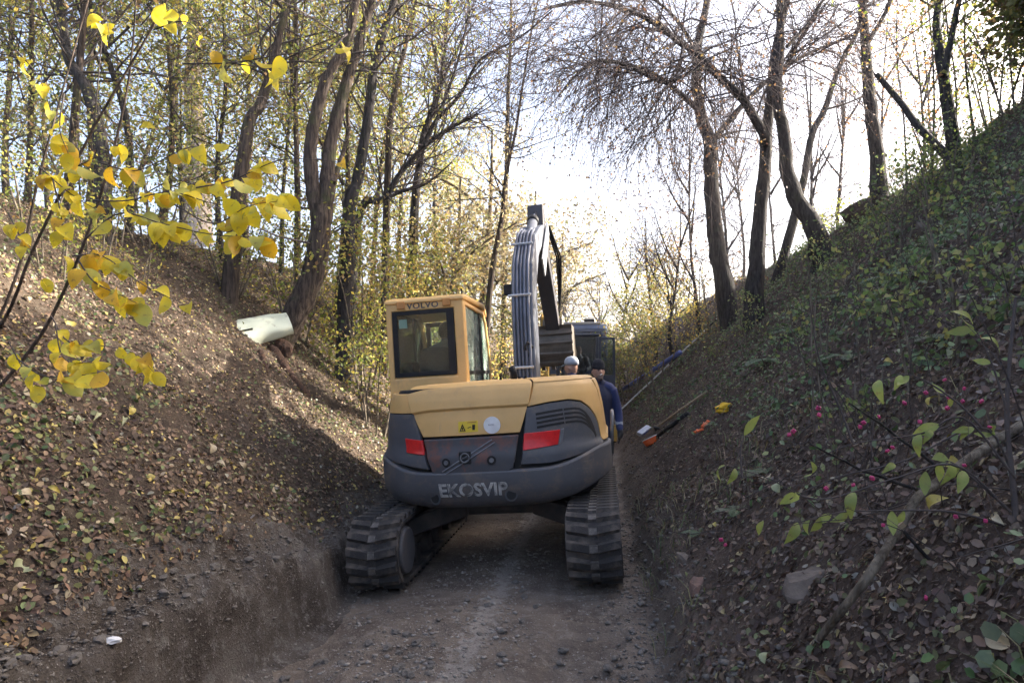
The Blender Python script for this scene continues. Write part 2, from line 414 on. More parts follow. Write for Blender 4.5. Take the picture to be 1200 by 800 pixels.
# grid with rows along the lane and columns across
ys = np.concatenate([np.arange(-12, 1.5, 0.5), np.arange(1.5, 9, 0.035), np.arange(9, 16, 0.08), np.arange(16, 40, 0.3), np.arange(40, 220, 4.0)])
cl = np.concatenate([-np.geomspace(120, 8, 26), -np.arange(7.9, 3.0, -0.09), -np.arange(3.0, 2.0, -0.02)])
cf = np.arange(-2.0, 0.2, 0.03)
cr = np.concatenate([np.arange(0.2, 1.2, 0.03), np.arange(1.2, 7.5, 0.08), np.geomspace(7.6, 120, 26)])
def edge_wob(S, Y):
    n = 0.28 * fbm(Y * 0 + 7, Y, 1.1, 2) + 0.16 * fbm(Y * 0 + 2, Y, 4.5, 3)
    return n * (np.exp(-((S - 0.2) / 0.35) ** 2) + 0.8 * np.exp(-((S + 2.62) / 0.3) ** 2) + np.exp(-((S + 2.0) / 0.3) ** 2))
def sheet(name, cs, m):
    S, Y = np.meshgrid(cs, ys); S = S + edge_wob(S, Y); X = S + axis(Y); Z = height(X, Y)
    V = np.stack([X, Y, Z], -1).reshape(-1, 3); nr, nc = S.shape
    i = np.arange((nr - 1) * nc).reshape(nr - 1, nc)[:, :-1].ravel()
    F = np.stack([i, i + 1, i + nc + 1, i + nc], 1)
    o = link(name, np_mesh(name, V, F), m, smooth=True); o["kind"] = "structure"; return o

def soil_mat(name, base, dark, light, spots, edge=None, strip=None):
    m, nt, b = new_mat(name); v = objcoord(nt)
    o, h1 = noise_mix(nt, base, dark, 2.2, vec=v, detail=10, lo=0.38, hi=0.6)
    o, h2 = noise_mix(nt, o, light, 11, vec=v, detail=12, lo=0.52, hi=0.75, rough=0.7)
    o, h3 = noise_mix(nt, o, spots, 60, vec=v, detail=6, lo=0.6, hi=0.68)
    if strip:
        sx = nt.nodes.new("ShaderNodeSeparateXYZ"); nt.links.new(v, sx.inputs[0])
        ma = nt.nodes.new("ShaderNodeMath"); ma.operation = 'MULTIPLY_ADD'; ma.inputs[1].default_value = -0.13; nt.links.new(sx.outputs[1], ma.inputs[0]); nt.links.new(sx.outputs[0], ma.inputs[2])
        mn = nt.nodes.new("ShaderNodeMath"); mn.operation = 'MULTIPLY_ADD'; mn.inputs[1].default_value = 0.7; nt.links.new(h2, mn.inputs[0]); nt.links.new(ma.outputs[0], mn.inputs[2])
        su = nt.nodes.new("ShaderNodeMath"); su.operation = 'SUBTRACT'; su.inputs[1].default_value = strip + .35; nt.links.new(mn.outputs[0], su.inputs[0])
        ab = nt.nodes.new("ShaderNodeMath"); ab.operation = 'ABSOLUTE'; nt.links.new(su.outputs[0], ab.inputs[0])
        er = nt.nodes.new("ShaderNodeMapRange"); er.inputs[1].default_value = .02; er.inputs[2].default_value = .11; er.inputs[3].default_value = .42; er.inputs[4].default_value = 0; nt.links.new(ab.outputs[0], er.inputs[0])
        mx = nt.nodes.new("ShaderNodeMix"); mx.data_type = 'RGBA'; nt.links.new(er.outputs[0], mx.inputs[0]); nt.links.new(o, mx.inputs[6]); mx.inputs[7].default_value = (.42, .39, .35, 1); o = mx.outputs[2]
    if edge:
        base2, dark2, light2, s0, s1 = edge
        o2, _ = noise_mix(nt, base2, dark2, 2.2, vec=v, detail=10, lo=0.38, hi=0.6); o2, _ = noise_mix(nt, o2, light2, 11, vec=v, detail=12, lo=0.52, hi=0.75, rough=0.7)
        sx = nt.nodes.new("ShaderNodeSeparateXYZ"); nt.links.new(v, sx.inputs[0])
        ma = nt.nodes.new("ShaderNodeMath"); ma.operation = 'MULTIPLY_ADD'; ma.inputs[1].default_value = -0.13; nt.links.new(sx.outputs[1], ma.inputs[0]); nt.links.new(sx.outputs[0], ma.inputs[2])
        mn = nt.nodes.new("ShaderNodeMath"); mn.operation = 'MULTIPLY_ADD'; mn.inputs[1].default_value = 0.9; nt.links.new(h2, mn.inputs[0]); nt.links.new(ma.outputs[0], mn.inputs[2])
        er = nt.nodes.new("ShaderNodeMapRange"); er.inputs[1].default_value = s0 + 0.45; er.inputs[2].default_value = s1 + 0.45; nt.links.new(mn.outputs[0], er.inputs[0])
        mx = nt.nodes.new("ShaderNodeMix"); mx.data_type = 'RGBA'; nt.links.new(er.outputs[0], mx.inputs[0]); nt.links.new(o2, mx.inputs[6]); nt.links.new(o, mx.inputs[7]); o = mx.outputs[2]
    nt.links.new(o, b.inputs["Base Color"]); b.inputs["Roughness"].default_value = 0.95; b.inputs["Specular IOR Level"].default_value = 0.15
    ad = nt.nodes.new("ShaderNodeMath"); ad.operation = 'ADD'
    nt.links.new(h2, ad.inputs[0]); nt.links.new(h3, ad.inputs[1]); bump(nt, b, ad.outputs[0], 0.8, 0.04)
    return m
M['soil_l'] = soil_mat('leafy_soil', (0.085, 0.062, 0.043), (0.052, 0.038, 0.028), (0.14, 0.115, 0.085), (0.18, 0.15, 0.11))
M['soil_r'] = soil_mat('dark_soil', (0.095, 0.066, 0.050), (0.060, 0.043, 0.034), (0.15, 0.115, 0.085), (0.20, 0.16, 0.12), ((0.20, 0.162, 0.130), (0.125, 0.098, 0.078), (0.29, 0.25, 0.21), 0.25, 0.75))
M['floor'] = soil_mat('packed_gravel_earth', (0.20, 0.162, 0.130), (0.125, 0.098, 0.078), (0.29, 0.25, 0.21), (0.36, 0.33, 0.29), strip=-0.87)
M['cut'] = soil_mat('cut_earth', (0.125, 0.108, 0.093), (0.06, 0.048, 0.039), (0.22, 0.205, 0.185), (0.28, 0.26, 0.24), ((0.085, 0.062, 0.043), (0.052, 0.038, 0.028), (0.14, 0.115, 0.085), -2.75, -2.45))
_k = int(np.searchsorted(cl, -2.62))
left_bank = sheet("left_bank", cl[:_k + 1], M['soil_l'])
bank_cut = sheet("bank_cut", np.append(cl[_k:], cf[0]), M['cut'])
lane_floor = sheet("lane_floor", np.append(cf, cr[0]), M['floor'])
right_bank = sheet("right_bank", cr, M['soil_r'])

# ------------------------------------------------------------------ vegetation builders
def catmull(pts, n):
    P = np.array([list(p) for p in pts], float); m = len(P)
    if m == 2: t = np.linspace(0, 1, n)[:, None]; return P[0] * (1 - t) + P[1] * t
    Q = np.vstack([2 * P[0] - P[1], P, 2 * P[-1] - P[-2]]); out = []
    for u in np.linspace(0, m - 1, n):
        i = min(int(u), m - 2); t = u - i; a, b, c, d = Q[i], Q[i + 1], Q[i + 2], Q[i + 3]
        out.append(0.5 * (2 * b + (c - a) * t + (2 * a - 5 * b + 4 * c - d) * t * t + (-a + 3 * b - 3 * c + d) * t ** 3))
    return np.array(out)

def tubes_np(name, polys, sides=3):
    """polys: list of (pts (n,3), radii (n,))"""
    groups = {}
    for p, r in polys: groups.setdefault(len(p), []).append((p, r))
    Vs, Fs, base = [], [], 0
    for n, lst in groups.items():
        P = np.array([a for a, _ in lst]); Rr = np.array([b for _, b in lst]); m = len(P)
        T = np.gradient(P, axis=1); T /= np.linalg.norm(T, axis=2, keepdims=True) + 1e-9
        mean = np.abs(T.mean(axis=1)); ref = np.eye(3)[mean.argmin(axis=1)][:, None, :]
        A = np.cross(T, ref); A /= np.linalg.norm(A, axis=2, keepdims=True) + 1e-9; B = np.cross(T, A)
        ang = np.arange(sides) * 2 * math.pi / sides
        V = P[:, :, None, :] + Rr[:, :, None, None] * (A[:, :, None, :] * np.cos(ang)[None, None, :, None] + B[:, :, None, :] * np.sin(ang)[None, None, :, None])
        idx = np.arange(m * n * sides).reshape(m, n, sides)
        a = idx[:, :-1, :]; b = np.roll(a, -1, axis=2); c = idx[:, 1:, :]; d = np.roll(c, -1, axis=2)
        Fs.append(np.stack([a, b, d, c], -1).reshape(-1, 4) + base); Vs.append(V.reshape(-1, 3)); base += m * n * sides
    return np_mesh(name, np.vstack(Vs), np.vstack(Fs))

def rand_unit(n):
    v = rng.normal(size=(n, 3)); return v / np.linalg.norm(v, axis=1, keepdims=True)

def leaves_np(name, pos, nrm, size, colr, aspect=0.6, fold=0.25, axis_dir=None, simple=False):
    """two folded quads for each leaf"""
    n = len(pos); pos = np.asarray(pos); nrm = nrm / (np.linalg.norm(nrm, axis=1, keepdims=True) + 1e-9)
    d = rand_unit(n) if axis_dir is None else axis_dir
    x = np.cross(nrm, d); x /= np.linalg.norm(x, axis=1, keepdims=True) + 1e-9; y = np.cross(nrm, x)
    size = np.broadcast_to(np.asarray(size, float), (n,))[:, None]; w = size * aspect * 0.5
    up = nrm * size * fold * rng.uniform(-0.3, 1, (n, 1))
    if simple:
        V = np.stack([pos - y * size * 0.5, pos - y * size * 0.05 + x * w + up * .7, pos + y * size * 0.5, pos - y * size * 0.05 - x * w + up * .7], 1)
        return np_mesh(name, V.reshape(-1, 3), (np.arange(n) * 4)[:, None] + np.array([[0, 1, 2, 3]]), np.repeat(colr, 4, axis=0))
    V = np.stack([pos - y * size * 0.5, pos - y * size * 0.2 + x * w * 0.95 + up * 0.8, pos + y * size * 0.2 + x * w * 0.85 + up,
                  pos + y * size * 0.5 + up * 0.5, pos + y * size * 0.2 - x * w * 0.85 + up, pos - y * size * 0.2 - x * w * 0.95 + up * 0.8], 1)
    b = (np.arange(n) * 6)[:, None]
    F = np.concatenate([b + np.array([[0, 1, 2, 3]]), b + np.array([[0, 3, 4, 5]])], 1).reshape(-1, 4)
    return np_mesh(name, V.reshape(-1, 3), F, np.repeat(colr, 6, axis=0))

def pal(n, cols, w=None, jit=0.18):
    c = np.array(cols)[rng.choice(len(cols), n, p=None if w is None else np.array(w) / sum(w))]
    return np.clip(c * rng.uniform(1 - jit, 1 + jit, (n, 1)) * rng.uniform(0.93, 1.07, (n, 3)), 0.004, 0.95)

def twig(p, d, L, r, droop=0.0, wob=0.25, n=5, up=0.0):
    pts = [p]; d = d / (np.linalg.norm(d) + 1e-9)
    for i in range(n - 1):
        d = d + rng.normal(0, wob, 3) * 0.5; d[2] += -droop * (i + 1) / n * 1.2 + up
        d = d / np.linalg.norm(d); p = p + d * L / (n - 1); pts.append(p)
    return np.array(pts), np.linspace(r, r * 0.35, n)

def ramify(limbs, n1, L1, n2, L2, rmin, droop=0.0, up=0.0, start=0.3, n3=0, L3=0.3, spread=1.0, skip=0):
    """limbs: list of (pts, radii). returns list of twig polylines and tip points"""
    out = []; tips = []; limbs = limbs[skip:]
    w = np.array([np.linalg.norm(np.diff(p, axis=0), axis=1).sum() for p, _ in limbs]); w /= w.sum()
    lv1 = []
    for li in rng.choice(len(limbs), n1, p=w):
        P, Rr = limbs[li]; k = rng.uniform(start, 0.99) * (len(P) - 1); i = min(int(k), len(P) - 2); f = k - i
        p = P[i] * (1 - f) + P[i + 1] * f; t = P[i + 1] - P[i]; t = t / np.linalg.norm(t)
        d = t * rng.uniform(0.2, 0.9) + rand_unit(1)[0] * spread; d[2] += 0.15
        r = min(Rr[i] * 0.45, max(rmin * 2.2, 0.02))
        lv1.append(twig(p, d, L1 * rng.uniform(0.5, 1.3), r, droop * 0.5, up=up, n=6))
    out += lv1; last = lv1
    for nn, LL, rr, dr in ((n2, L2, rmin * 1.3, droop), (n3, L3, rmin, droop * 1.4)):
        if not nn: break
        nxt = []
        for P, Rr in last:
            for _ in range(nn):
                k = rng.uniform(0.25, 0.99) * (len(P) - 1); i = min(int(k), len(P) - 2); f = k - i
                p = P[i] * (1 - f) + P[i + 1] * f; t = P[i + 1] - P[i]; t = t / (np.linalg.norm(t) + 1e-9)
                nxt.append(twig(p, t * 0.8 + rand_unit(1)[0] * 0.8 * spread, LL * rng.uniform(0.4, 1.3), min(Rr[i] * 0.7, rr), dr, up=up, n=5 if droop > .3 else 4))
        out += nxt; last = nxt
    for P, _ in last: tips.append(P)
    return out, np.array(tips)

def leaves_on(tips, n, jitter):
    i = rng.integers(0, len(tips), n); k = rng.integers(1, tips.shape[1], n)
    return tips[i, k] + rng.normal(0, jitter, (n, 3))

GOLD = [(0.55, 0.42, 0.10), (0.45, 0.36, 0.10), (0.36, 0.24, 0.08), (0.28, 0.30, 0.08)]
YGREEN = [(0.24, 0.27, 0.05), (0.34, 0.33, 0.06), (0.16, 0.20, 0.04), (0.45, 0.38, 0.07), (0.26, 0.17, 0.06)]
PALEGOLD = [(0.56, 0.48, 0.29), (0.48, 0.39, 0.2), (0.36, 0.28, 0.16), (0.36, 0.33, 0.16)]
OLIVE = [(0.12, 0.15, 0.04), (0.18, 0.19, 0.05), (0.25, 0.22, 0.06), (0.16, 0.10, 0.05)]
BROWN = [(0.16, 0.09, 0.055), (0.22, 0.13, 0.07), (0.12, 0.075, 0.06), (0.30, 0.20, 0.08)]

def tree(name, label, limbs, bk='bark', twigs=None, leaf=None, cat="tree", group=None, tw='twig', sides=10):
    """limbs: list of (list of world points, start radius, end radius), the first is the trunk"""
    b = Vector(limbs[0][0][0]); root = empty(name, b); tag(root, label, cat, group)
    polys = []
    for i, (pts, r0, r1) in enumerate(limbs):
        n = max(6, 4 * len(pts)); P = catmull(pts, n); t = np.linspace(0, 1, n)
        Rr = r0 + (r1 - r0) * t
        Rr = Rr * 0.76
        if i == 0: Rr = Rr * (1 + 0.4 * np.exp(-t * 9))
        Rr = Rr * (1 + rng.normal(0, 0.035, n)); P = P + rng.normal(0, 0.06, (n, 3)) * Rr[:, None] * (t[:, None] > 0)
        polys.append((P, Rr))
        me = tubes_np("trunk" if i == 0 else "limb", [(P - np.array(b), Rr)], sides)
        link("trunk" if i == 0 else "limb", me, M[bk], root, True)
    if twigs:
        tws, tips = ramify(polys, **twigs)
        me = tubes_np("twigs", [(p - np.array(b), r) for p, r in tws], 3)
        link("twigs", me, M[tw], root)
        if leaf:
            pos = leaves_on(tips, leaf['n'], leaf.get('jit', 0.08)); nr = rand_unit(leaf['n']); nr[:, 2] = np.abs(nr[:, 2])
            sz = leaf['size'] * rng.uniform(0.6, 1.4, leaf['n'])
            me = leaves_np("foliage", pos - np.array(b), nr, sz, pal(leaf['n'], leaf['cols']), leaf.get('asp', 0.68), simple=True)
            link("foliage", me, M['leaf'], root)
    return root

def L(d0, d1, *uvs):
    """a limb drawn through picture places, its distance running from d0 to d1"""
    n = len(uvs); return [at(u, v, d0 + (d1 - d0) * i / max(1, n - 1)) for i, (u, v) in enumerate(uvs)]
def wpx(w, d): return w * d / FP / 2
def sunk(p, dz=0.25): return Vector((p.x, p.y, p.z - dz))

# ------------------------------------------------------------------ trees of the left bank
def ltree(label, uvs, w0, w1, extra=(), bk='bark', twigs=None, leaf=None, name="tree", d=None, dback=0.6, group=None, grow=5.0, tw='twig'):
    g = G(*uvs[0]); dd = d or g.y
    if d: g = at(uvs[0][0], uvs[0][1], d); g.z = Hh(g.x, g.y)
    pts = [sunk(g)] + L(dd, dd + dback, *uvs)[1:]
    t = pts[-1] - pts[-2]; t.normalize(); t.z += 0.3; t.normalize()
    r1 = wpx(w1, dd)
    if grow: pts += [pts[-1] + t * grow * 0.5, pts[-1] + t * grow + Vector((0.2, 0.3, 0))]; r1 *= 0.4
    limbs = [(pts, wpx(w0, dd), r1)]
    for (uv, a, b, dp) in extra:
        q = L(dd + dp[0], dd + dp[1], *uv); limbs.append((q, wpx(a, dd), wpx(b, dd)))
    return tree(name, label, limbs, bk, twigs, leaf, group=group, tw=tw)

T_STD = dict(n1=50, L1=1.6, n2=5, L2=0.7, rmin=0.004, n3=3, L3=0.35, start=0.35)
T_SM = dict(n1=26, L1=1.4, n2=4, L2=0.6, rmin=0.004, n3=3, L3=0.3, start=0.3)

# the leaning twin-stemmed tree with the pale sheet at its foot
hero_base = G(322, 402)
hd = hero_base.y
tree("leaning_tree", "leaning twin-stemmed tree growing out of a pale sheet on the sunlit left bank", [
    ([sunk(hero_base, 0.1)] + L(hd, hd, (343, 375), (360, 340), (371, 300), (376, 262), (374, 240)), wpx(40, hd), wpx(32, hd)),
    (L(hd, hd - .1, (374, 255), (367, 225), (364, 175), (371, 133), (385, 88), (406, 52), (417, 0), (424, -60)) + [at(430, -240, hd)], wpx(25, hd), wpx(9, hd)),
    (L(hd, hd + .4, (378, 262), (383, 225), (386, 175), (399, 122), (413, 77), (430, 21), (440, -20)) + [at(470, -220, hd + 1)], wpx(28, hd), wpx(9, hd)),
    (L(hd, hd + 1.2, (390, 215), (402, 180), (410, 150)), wpx(10, hd), wpx(5, hd)),
], 'bark', dict(n1=40, L1=1.5, n2=5, L2=0.7, rmin=0.004, n3=3, L3=0.3, start=0.55), dict(n=900, size=0.05, cols=YGREEN))

gl = "trees on the left bank"
ltree("thick straight trunk rising behind the yellow leaves", [(230, 285), (230, 175), (226, 105), (228, 35), (231, -10)], 34, 24, bk='bark', twigs=T_STD, leaf=dict(n=2500, size=0.055, cols=YGREEN), group=gl)
ltree("trunk leaning right between the thick straight trunk and the twin-stemmed tree", [(268, 262), (287, 164), (305, 122), (319, 77), (333, 17), (338, -10)], 20, 14, d=10.2, twigs=T_STD, leaf=dict(n=3000, size=0.055, cols=YGREEN), group=gl)
ltree("dark crooked trunk at the far left edge of the wood", [(122, 235), (119, 175), (102, 105), (81, 70), (74, 28), (70, -10)], 22, 15, d=9.0, twigs=T_STD, leaf=dict(n=2500, size=0.055, cols=YGREEN), group=gl, bk='bark2')
ltree("slim curved trunk just right of the twin-stemmed tree", [(402, 296), (410, 250), (419, 211), (432, 130), (442, 65), (462, 0), (468, -20)], 21, 14, d=10.6, twigs=T_STD, leaf=dict(n=2600, size=0.055, cols=YGREEN), group=gl, bk='bark2')
ltree("thin pole-like trunk left of the leaning dark branch", [(450, 300), (455, 182), (465, 97), (481, 32), (490, -10)], 11, 8, d=12.5, twigs=T_SM, leaf=dict(n=2200, size=0.06, cols=YGREEN), group=gl)
ltree("forked slender tree above the excavator cab", [(480, 320), (485, 260), (491, 195), (497, 156), (514, 107), (520, 65), (526, -10)], 14, 8, d=14,
      extra=[(((491, 195), (505, 150), (540, 110), (562, 71), (608, 45), (647, 13)), 7, 2, (0, -1.5)), (((514, 107), (535, 60), (560, 20)), 6, 2, (0, .5))], twigs=dict(T_STD, n1=90, L1=2.0), leaf=dict(n=1500, size=0.05, cols=BROWN), group=gl, bk='bark2', tw='twig2')
ltree("dark tree bent low to the right above the cab", [(412, 300), (420, 254), (449, 234), (468, 205), (497, 172), (530, 149), (560, 134)], 13, 5, d=12.0,
      extra=[(((449, 234), (470, 225), (500, 215), (530, 190)), 7, 2, (0, .4)), (((497, 172), (520, 120), (540, 60), (550, 10)), 6, 3, (0, .6))], twigs=dict(n1=70, L1=1.4, n2=5, L2=0.7, rmin=0.0045, n3=3, L3=0.35, start=0.3, up=0.05), leaf=None, group=gl, bk='bark2', grow=0, tw='twig2')
ltree("slender brown stem left of the boom", [(560, 400), (575, 330), (588, 257), (592, 211), (605, 150)], 10, 4, d=13.5, twigs=T_SM, leaf=dict(n=500, size=0.05, cols=GOLD), group=gl)
ltree("straight thin pole tree behind the boom top", [(588, 330), (595, 130), (598, 65), (599, -10)], 7, 5, d=22, dback=0.3, twigs=dict(n1=75, L1=2.6, n2=5, L2=1.0, rmin=0.006, n3=3, L3=0.5, start=0.3), leaf=dict(n=1200, size=0.07, cols=BROWN), group=gl)
# the pale golden crowns over the lane
for (u, v, d, w, lab) in ((545, 372, 17, 9, "tree with a pale golden crown just left of the boom"), (600, 385, 21, 9, "tall pale golden tree straight behind the boom"),
                          (505, 350, 15, 8, "golden-brown leafed tree behind the excavator cab roof"), (635, 392, 27, 8, "small pale yellow tree beyond the bucket")):
    h = 7.0 if d > 16 else 5.0
    top = at(u + 15, v, d); top.z = Hh(top.x, top.y)
    g = top.copy(); g.z -= 0.2
    limbs = [([g, g + Vector((.1, 0, h * .35)), g + Vector((.3, .1, h * .7)), g + Vector((.35, .2, h))], wpx(w * 1.6, d), wpx(3, d))]
    for k in range(6):
        a = k * 1.05 + d; z = h * (0.3 + 0.08 * k)
        p0 = g + Vector((.15, .05, z)); limbs.append(([p0, p0 + Vector((math.cos(a) * 0.8, math.sin(a) * 0.8, .6)), p0 + Vector((math.cos(a) * 1.9, math.sin(a) * 1.9, 1.0))], wpx(w * .6, d), wpx(2, d)))
    tree("golden_tree", lab, limbs, 'bark3', dict(n1=45, L1=1.1, n2=5, L2=0.5, rmin=0.005, n3=3, L3=0.3, start=0.25), dict(n=5200, size=0.085, cols=PALEGOLD, jit=0.2), group="golden trees along the lane")

# wood beyond the left ridge
spots = [(75, 9.5), (150, 10.5), (185, 12.5), (262, 12.2), (350, 12.2), (330, 14.5), (395, 14.0), (435, 16), (110, 13.5), (215, 15.5), (290, 17), (470, 19), (30, 11), (150, 17), (380, 20), (510, 24), (10, 14.5), (420, 25), (60, 19), (250, 22), (540, 30), (560, 38)]
for i, (u, d) in enumerate(spots):
    g = at(u, 300, d); g.z = Hh(g.x, g.y); hh = rng.uniform(7, 10)
    lean = rng.normal(0, .5, 2)
    pts = [sunk(g)] + [g + Vector((lean[0] * t + rng.normal(0, .1), lean[1] * t, hh * t)) for t in (.2, .4, .6, .8, 1)]
    w = rng.uniform(.06, .13)
    limbs = [(pts, w, .02)]
    for k in range(5):
        a = rng.uniform(0, 6.28); z = hh * rng.uniform(.2, .7); p0 = g + Vector((lean[0] * z / hh, lean[1] * z / hh, z))
        limbs.append(([p0, p0 + Vector((math.cos(a) * .6, math.sin(a) * .6, .7)), p0 + Vector((math.cos(a) * 1.2, math.sin(a) * 1.2, 1.7))], w * .4, .012))
    tree("woodland_tree", "leafy trunk in the dense thicket beyond the left ridge", limbs, ('bark', 'bark2')[i % 2],
         dict(n1=46, L1=1.5, n2=4, L2=0.7, rmin=0.0042 + .00028 * d, n3=2, L3=0.4, start=0.12), dict(n=5200, size=0.05 + .0012 * d, cols=(YGREEN, OLIVE, YGREEN)[i % 3], jit=0.12), group="woodland beyond the left ridge", sides=7)

# ------------------------------------------------------------------ trees of the right bank
gr_ = "trees on the right bank"
WEEP = dict(n1=70, L1=1.9, n2=9, L2=1.5, rmin=0.0054, n3=3, L3=0.8, start=0.15, droop=0.5)
ltree("forked tree with a long limb arching left over the lane, lowest on the right bank", [(858, 378), (848, 330), (839, 280), (833, 210), (832, 168), (821, 133), (816, 87), (818, 52), (828, 5), (832, -40)], 27, 13,
      extra=[(((836, 175), (837, 164), (865, 129), (900, 94), (942, 66), (998, 42)), 11, 4, (0, .8)), (((820, 131), (791, 105), (760, 84), (725, 74), (700, 72), (676, 88), (655, 112)), 9, 3, (0, -1.8)), (((817, 60), (790, 20), (760, -5)), 7, 3, (0, -.7))],
      bk='bark2', twigs=dict(WEEP, skip=1), leaf=dict(n=2200, size=0.05, cols=BROWN), group=gr_, tw='twig2', grow=3)
ltree("dark tree with a bough arching far left, beside the foot of the survey rod", [(882, 384), (885, 330), (888, 280), (895, 210), (898, 157), (903, 115), (908, 60), (925, -10)], 28, 14,
      extra=[(((897, 170), (893, 154), (872, 119), (844, 91), (816, 63), (795, 49), (760, 23), (720, 8), (680, 2), (640, 10)), 15, 3, (0, -2.5)), (((844, 91), (820, 80), (780, 97), (738, 78), (702, 71)), 7, 3, (-.8, -2.2)), (((903, 115), (930, 60), (960, 10)), 8, 3, (0, .6))],
      bk='bark2', twigs=dict(WEEP, n1=140, n2=9, L1=2.0, skip=1), leaf=dict(n=4500, size=0.05, cols=BROWN), group=gr_, tw='twig2', grow=3)
ltree("curving bare trunk on the crest of the right bank", [(966, 306), (955, 268), (935, 238), (923, 203), (919, 157), (911, 115), (914, 52), (914, -10)], 30, 15,
      extra=[(((922, 55), (945, 30), (965, 0)), 6, 4, (0, .4))], bk='bark2', twigs=dict(WEEP, n1=16, n2=5, droop=0.3, start=.7), leaf=None, group=gr_, tw='twig2', grow=4)
ltree("slanting trunk leaning right behind the curving bare trunk", [(905, 335), (926, 273), (942, 210), (952, 157), (966, 129), (984, 77), (1005, 35), (1020, -20)], 14, 8,
      extra=[(((966, 129), (990, 122), (1015, 112)), 4, 2, (0, .3))], bk='bark2', twigs=dict(T_SM, droop=0.1, start=.65, n1=14), leaf=dict(n=300, size=0.05, cols=BROWN), group=gr_, tw='twig2')
ltree("stout tree on a root mound at the top of the right bank", [(1032, 236), (1026, 175), (1019, 115), (1014, 52), (1010, -10)], 24, 17, d=13.4,
      extra=[(((1014, 55), (1040, 10), (1060, -40)), 8, 5, (0, .4))], bk='bark2', twigs=dict(T_STD, n1=24, start=.72, n2=4), leaf=dict(n=400, size=0.05, cols=[(0.45, 0.22, 0.06), (0.35, 0.17, 0.06), (0.3, 0.26, 0.06)]), group=gr_)
ltree("twin dark stems at the upper right corner", [(1122, 150), (1105, 87), (1098, 35), (1099, -10)], 18, 11, d=9.9,
      extra=[(((1106, 90), (1111, 63), (1124, 0), (1130, -40)), 12, 7, (0, .3))], bk='bark2', twigs=dict(T_STD, n1=40, start=.5), leaf=dict(n=1300, size=0.055, cols=[(0.32, 0.34, 0.06), (0.4, 0.22, 0.06), (0.22, 0.28, 0.05)]), group=gr_)
# leaning dead bough
lb = [at(1028, 88, 11.5), at(1057, 122, 11.0), at(1075, 147, 10.5), at(1105, 178, 9.9), at(1140, 210, 9.3), at(1175, 245, 9.0)]
P = catmull(lb, 18); o = link("fallen_bough", tubes_np("fallen_bough", [(P, np.linspace(.045, .075, 18))], 8), M['bark2'], smooth=True)
tag(o, "dead bough slanting down across the top of the right bank", "branch")

# slim bare trees and scrub farther along the right side
far_r = [(735, 392, 27, 6.0, "slender bare tree standing beside the lane straight past the workers"), (790, 350, 20, 5, "thin bare sapling left of the forked tree"), (765, 372, 24, 5.5, "bare wispy tree near the blue pipe's far end"),
         (820, 335, 19, 6, "bare twiggy sapling close behind the forked tree"), (705, 395, 42, 7, "hazy bare tree far down the lane"), (845, 330, 24, 7, "grey bare tree seen through the forked tree"), (1075, 190, 17.5, 6, "thin tree with rusty leaves right of the root mound"), (665, 398, 55, 8, "pale bare tree at the end of the lane"),
         (945, 290, 22, 8, "bare tree showing between the curving and slanting trunks"), (990, 250, 24, 8.5, "fine-twigged bare tree in the sky gap of the ridge"), (1045, 210, 21, 8, "bare tree with rusty leaves right of the stout tree"), (1085, 180, 24, 9, "tall bare tree with rusty leaves beyond the dead bough"), (1120, 150, 20, 8, "bare tree with rusty leaves behind the twin dark stems"), (910, 300, 26, 9, "pale bare tree far behind the curving trunk"), (870, 320, 28, 9, "pale bare tree far behind the arching bough")]
for (u, v, d, h, lab) in far_r:
    g = at(u, v, d); g.z = Hh(g.x, g.y); a = rng.uniform(0, 6)
    pts = [sunk(g)] + [g + Vector((.25 * math.sin(a + 3 * t), .1, h * t)) for t in (.15, .4, .7, 1)]
    limbs = [(pts, wpx(10, d) * (0.7 if d > 25 else 1) * .7, .012)]
    for k in range(5):
        b = rng.uniform(0, 6.28); z = h * rng.uniform(.25, .7); p0 = g + Vector((.25 * math.sin(a + 3 * z / h), .1 * z / h, z))
        limbs.append(([p0, p0 + Vector((math.cos(b) * .5, math.sin(b) * .5, .8)), p0 + Vector((math.cos(b) * .9, math.sin(b) * .9, 1.8))], wpx(4, d), .01))
    lf = dict(n=900, size=0.07, cols=[(0.45, 0.22, 0.06), (0.35, 0.2, 0.07)]) if "rusty" in lab else dict(n=250, size=.06, cols=BROWN)
    tree("bare_tree", lab, limbs, 'bark2', dict(n1=46 if d > 16 else 20, L1=1.6, n2=6, L2=0.9, rmin=0.0045 + .00026 * d, n3=2, L3=0.45, start=0.15 if d > 16 else .45, up=0.04), lf, group="slim bare trees", tw='twig2', sides=6)

def shrub(label, g, h, w, stems, nleaf, cols, size, group, bk='bark3', tw='twig', jit=.1):
    limbs = []
    for k in range(stems):
        a = 2 * math.pi * k / stems + rng.uniform(-.4, .4); sp = w * rng.uniform(.4, 1)
        b = Vector((g.x + .12 * math.cos(a), g.y + .12 * math.sin(a), 0)); b.z = Hh(b.x, b.y) - .1
        e = Vector((g.x + sp * math.cos(a), g.y + sp * math.sin(a), g.z + h * rng.uniform(.7, 1)))
        limbs.append(([b, b.lerp(e, .5) + Vector((0, 0, .15 * h)), e], .012 + .006 * h, .006))
    nl = nleaf
    return tree("shrub", label, limbs, bk, dict(n1=stems * (4 if nleaf < 5000 else 3), L1=h * .4, n2=4, L2=h * .22, rmin=0.003 + .0002 * g.y, n3=2, L3=h * .12, start=0.2),
                dict(n=nl, size=size, cols=cols, jit=jit) if nl else None, cat="shrub", group=group, tw=tw, sides=5)

